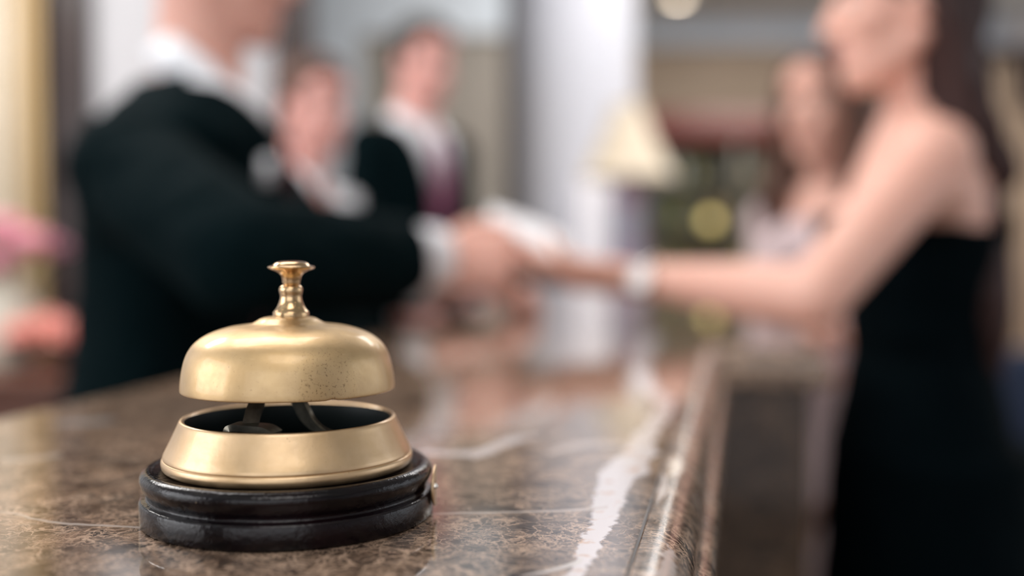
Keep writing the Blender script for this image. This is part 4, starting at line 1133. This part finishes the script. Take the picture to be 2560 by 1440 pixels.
def blossom(px, py, d, r, mat, label):
    c = P(px, py, d); root = thing('blossom', label, 'flower', c, random.uniform(0, 6), 'blossoms in the white vase' if 'pink blossom' in label else None)
    bm = bmesh.new()
    for ring, (n, tilt, ln) in enumerate(((8, 0.15, 1.0), (7, 0.55, 0.9), (6, 0.95, 0.75), (4, 1.25, 0.5))):
        for i in range(n):
            a = 2 * PI * i / n + ring * 0.4; rot = Matrix.Rotation(a, 3, 'Z') @ Matrix.Rotation(-tilt, 3, 'Y'); g = []
            for u in range(5):
                uu = u / 4; wd = 0.42 * math.sin(PI * (0.12 + 0.75 * uu)) * r
                g.append([bm.verts.new(rot @ Vector((uu * ln * r, wd * v_, 0.18 * r * (uu ** 2) + 0.12 * r * v_ * v_))) for v_ in (-1, -0.5, 0, 0.5, 1)])
            for A, B in zip(g, g[1:]):
                for k in range(4): bm.faces.new((A[k], A[k + 1], B[k + 1], B[k]))
    o = fin('petals', bm, mat, root); m_ = o.modifiers.new('t', 'SOLIDIFY'); m_.thickness = 0.001
    return root, c
pinkp = noisy('pink_petal', (0.88, 0.36, 0.46), (0.94, 0.52, 0.60), 12, 0.6); mauve = noisy('mauve_petal', (0.52, 0.22, 0.34), (0.62, 0.32, 0.44), 12, 0.6)
coral = noisy('coral_petal', (0.85, 0.33, 0.27), (0.92, 0.45, 0.38), 12, 0.6)
stem_m = M('stem_green', (0.06, 0.13, 0.04), 0.5)
fl = [(-60, 620, pinkp, 'pink blossom in the white vase, cut off by the left edge'), (10, 590, pinkp, 'pink blossom in the white vase, topmost of the bunch'), (28, 655, pinkp, 'pink blossom in the white vase, low in the middle'),
      (85, 628, pinkp, 'pink blossom in the white vase, right of the middle'), (-20, 690, pinkp, 'pink blossom in the white vase, just above its rim'), (132, 640, mauve, 'mauve pink blossom at the right end of the bunch')]
for i, (px, py, mt, lb) in enumerate(fl):
    root, c = blossom(px, py, SD + 0.02 * (i % 3) - 0.02, 0.062 if mt is pinkp else 0.048, mt, lb)
    v0 = Vector((XP(20, SD), SD, zt2 + hv * 0.75)); bm = bmesh.new()
    root.rotation_euler = (0, 0, 0)
    q = v0 - c; ribbon(bm, [Vector((0, 0, 0)), q * 0.4 + Vector((0, 0, -0.01)), q * 0.9], (0.3, 1, 0.1), 0.004, 0.004)
    fin('stem', bm, stem_m, root, False)
pot = thing('potted_flowers', 'low cluster of coral flowers beside the white vase, behind the suited person', 'flowers', (XP(150, SD), SD - 0.05, zt2))
lathe('pot', [(0, 0), (0.035, 0), (0.045, 0.03), (0.04, 0.03), (0, 0.02)], M('clay_pot', (0.2, 0.08, 0.05), 0.6), pot, 32)
for k in range(9):
    bm = bmesh.new(); r = 0.042
    for ring, (n, tilt) in enumerate(((7, 0.2), (5, 0.8))):
        for i in range(n):
            rot = Matrix.Rotation(2 * PI * i / n + ring, 3, 'Z') @ Matrix.Rotation(-tilt, 3, 'Y')
            g = [[bm.verts.new(rot @ Vector((u / 3 * r, 0.45 * r * math.sin(PI * (0.15 + 0.7 * u / 3)) * v_, 0.15 * r * (u / 3) ** 2))) for v_ in (-1, 0, 1)] for u in range(4)]
            for A, B in zip(g, g[1:]):
                for j in range(2): bm.faces.new((A[j], A[j + 1], B[j + 1], B[j]))
    o = fin('flower_head', bm, coral, pot); a = k * 2.4; rr = 0.028 * math.sqrt(k)
    o.location = (rr * math.cos(a), rr * math.sin(a) - 0.01, 0.085 - 0.3 * rr); o.rotation_euler = (0.9 - 0.1 * k, 0.4 * math.cos(a), 0)
    m_ = o.modifiers.new('t', 'SOLIDIFY'); m_.thickness = 0.001
bm = bmesh.new(); ribbon(bm, [(0, 0, 0.02), (0.004, 0, 0.05), (0, 0, 0.09)], (0, 1, 0), 0.01, 0.006); fin('stems', bm, stem_m, pot, False)

# right background: tan curtain by the window and a dark armchair
tanc = noisy('tan_curtain', (0.55, 0.41, 0.29), (0.64, 0.49, 0.36), 4, 0.7)
curtain('tan_curtain', XP(2440, 5.2), XP(2700, 5.2), 5.2, 0.02, ZP(150, 5.2), 0.03, 8, tanc, 'tan curtain at the right edge behind the long-haired guest')
box_d = thing('curtain_box', 'dark wooden curtain box above the tan curtain', 'curtain box', (XP(2570, 5.2), 5.2, ZP(150, 5.2)))
box('box_front', (-0.09, -0.10, 0.001 - 0.25), (0.30, -0.05, 0.06), wood_dark, box_d, 0.004)
box('box_top', (-0.30, -0.0499, 0.001), (0.30, 0.10, 0.06), wood_dark, box_d, 0.004)
ach = thing('armchair', 'dark blue upholstered armchair behind the guest in black at the right edge', 'chair', (XP(2600, 3.3), 3.3, 0), math.radians(20))
navy = cloth('navy_fabric', (0.035, 0.045, 0.075), 0.8)
box('seat', (-0.32, -0.30, 0.22), (0.32, 0.28, 0.44), navy, ach, 0.04)
box('backrest', (-0.36, 0.26, 0.22), (0.36, 0.40, 0.86), navy, ach, 0.05)
for sx in (-1, 1):
    box('armrest', (sx * 0.39 - 0.06, -0.30, 0.15), (sx * 0.39 + 0.06, 0.38, 0.62), navy, ach, 0.04)
    for sy in (-1, 1): box('leg', (sx * 0.36 - 0.02, sy * 0.22 - 0.02 + 0.03, 0), (sx * 0.36 + 0.02, sy * 0.22 + 0.05, 0.17), wood_dark, ach, 0.003)
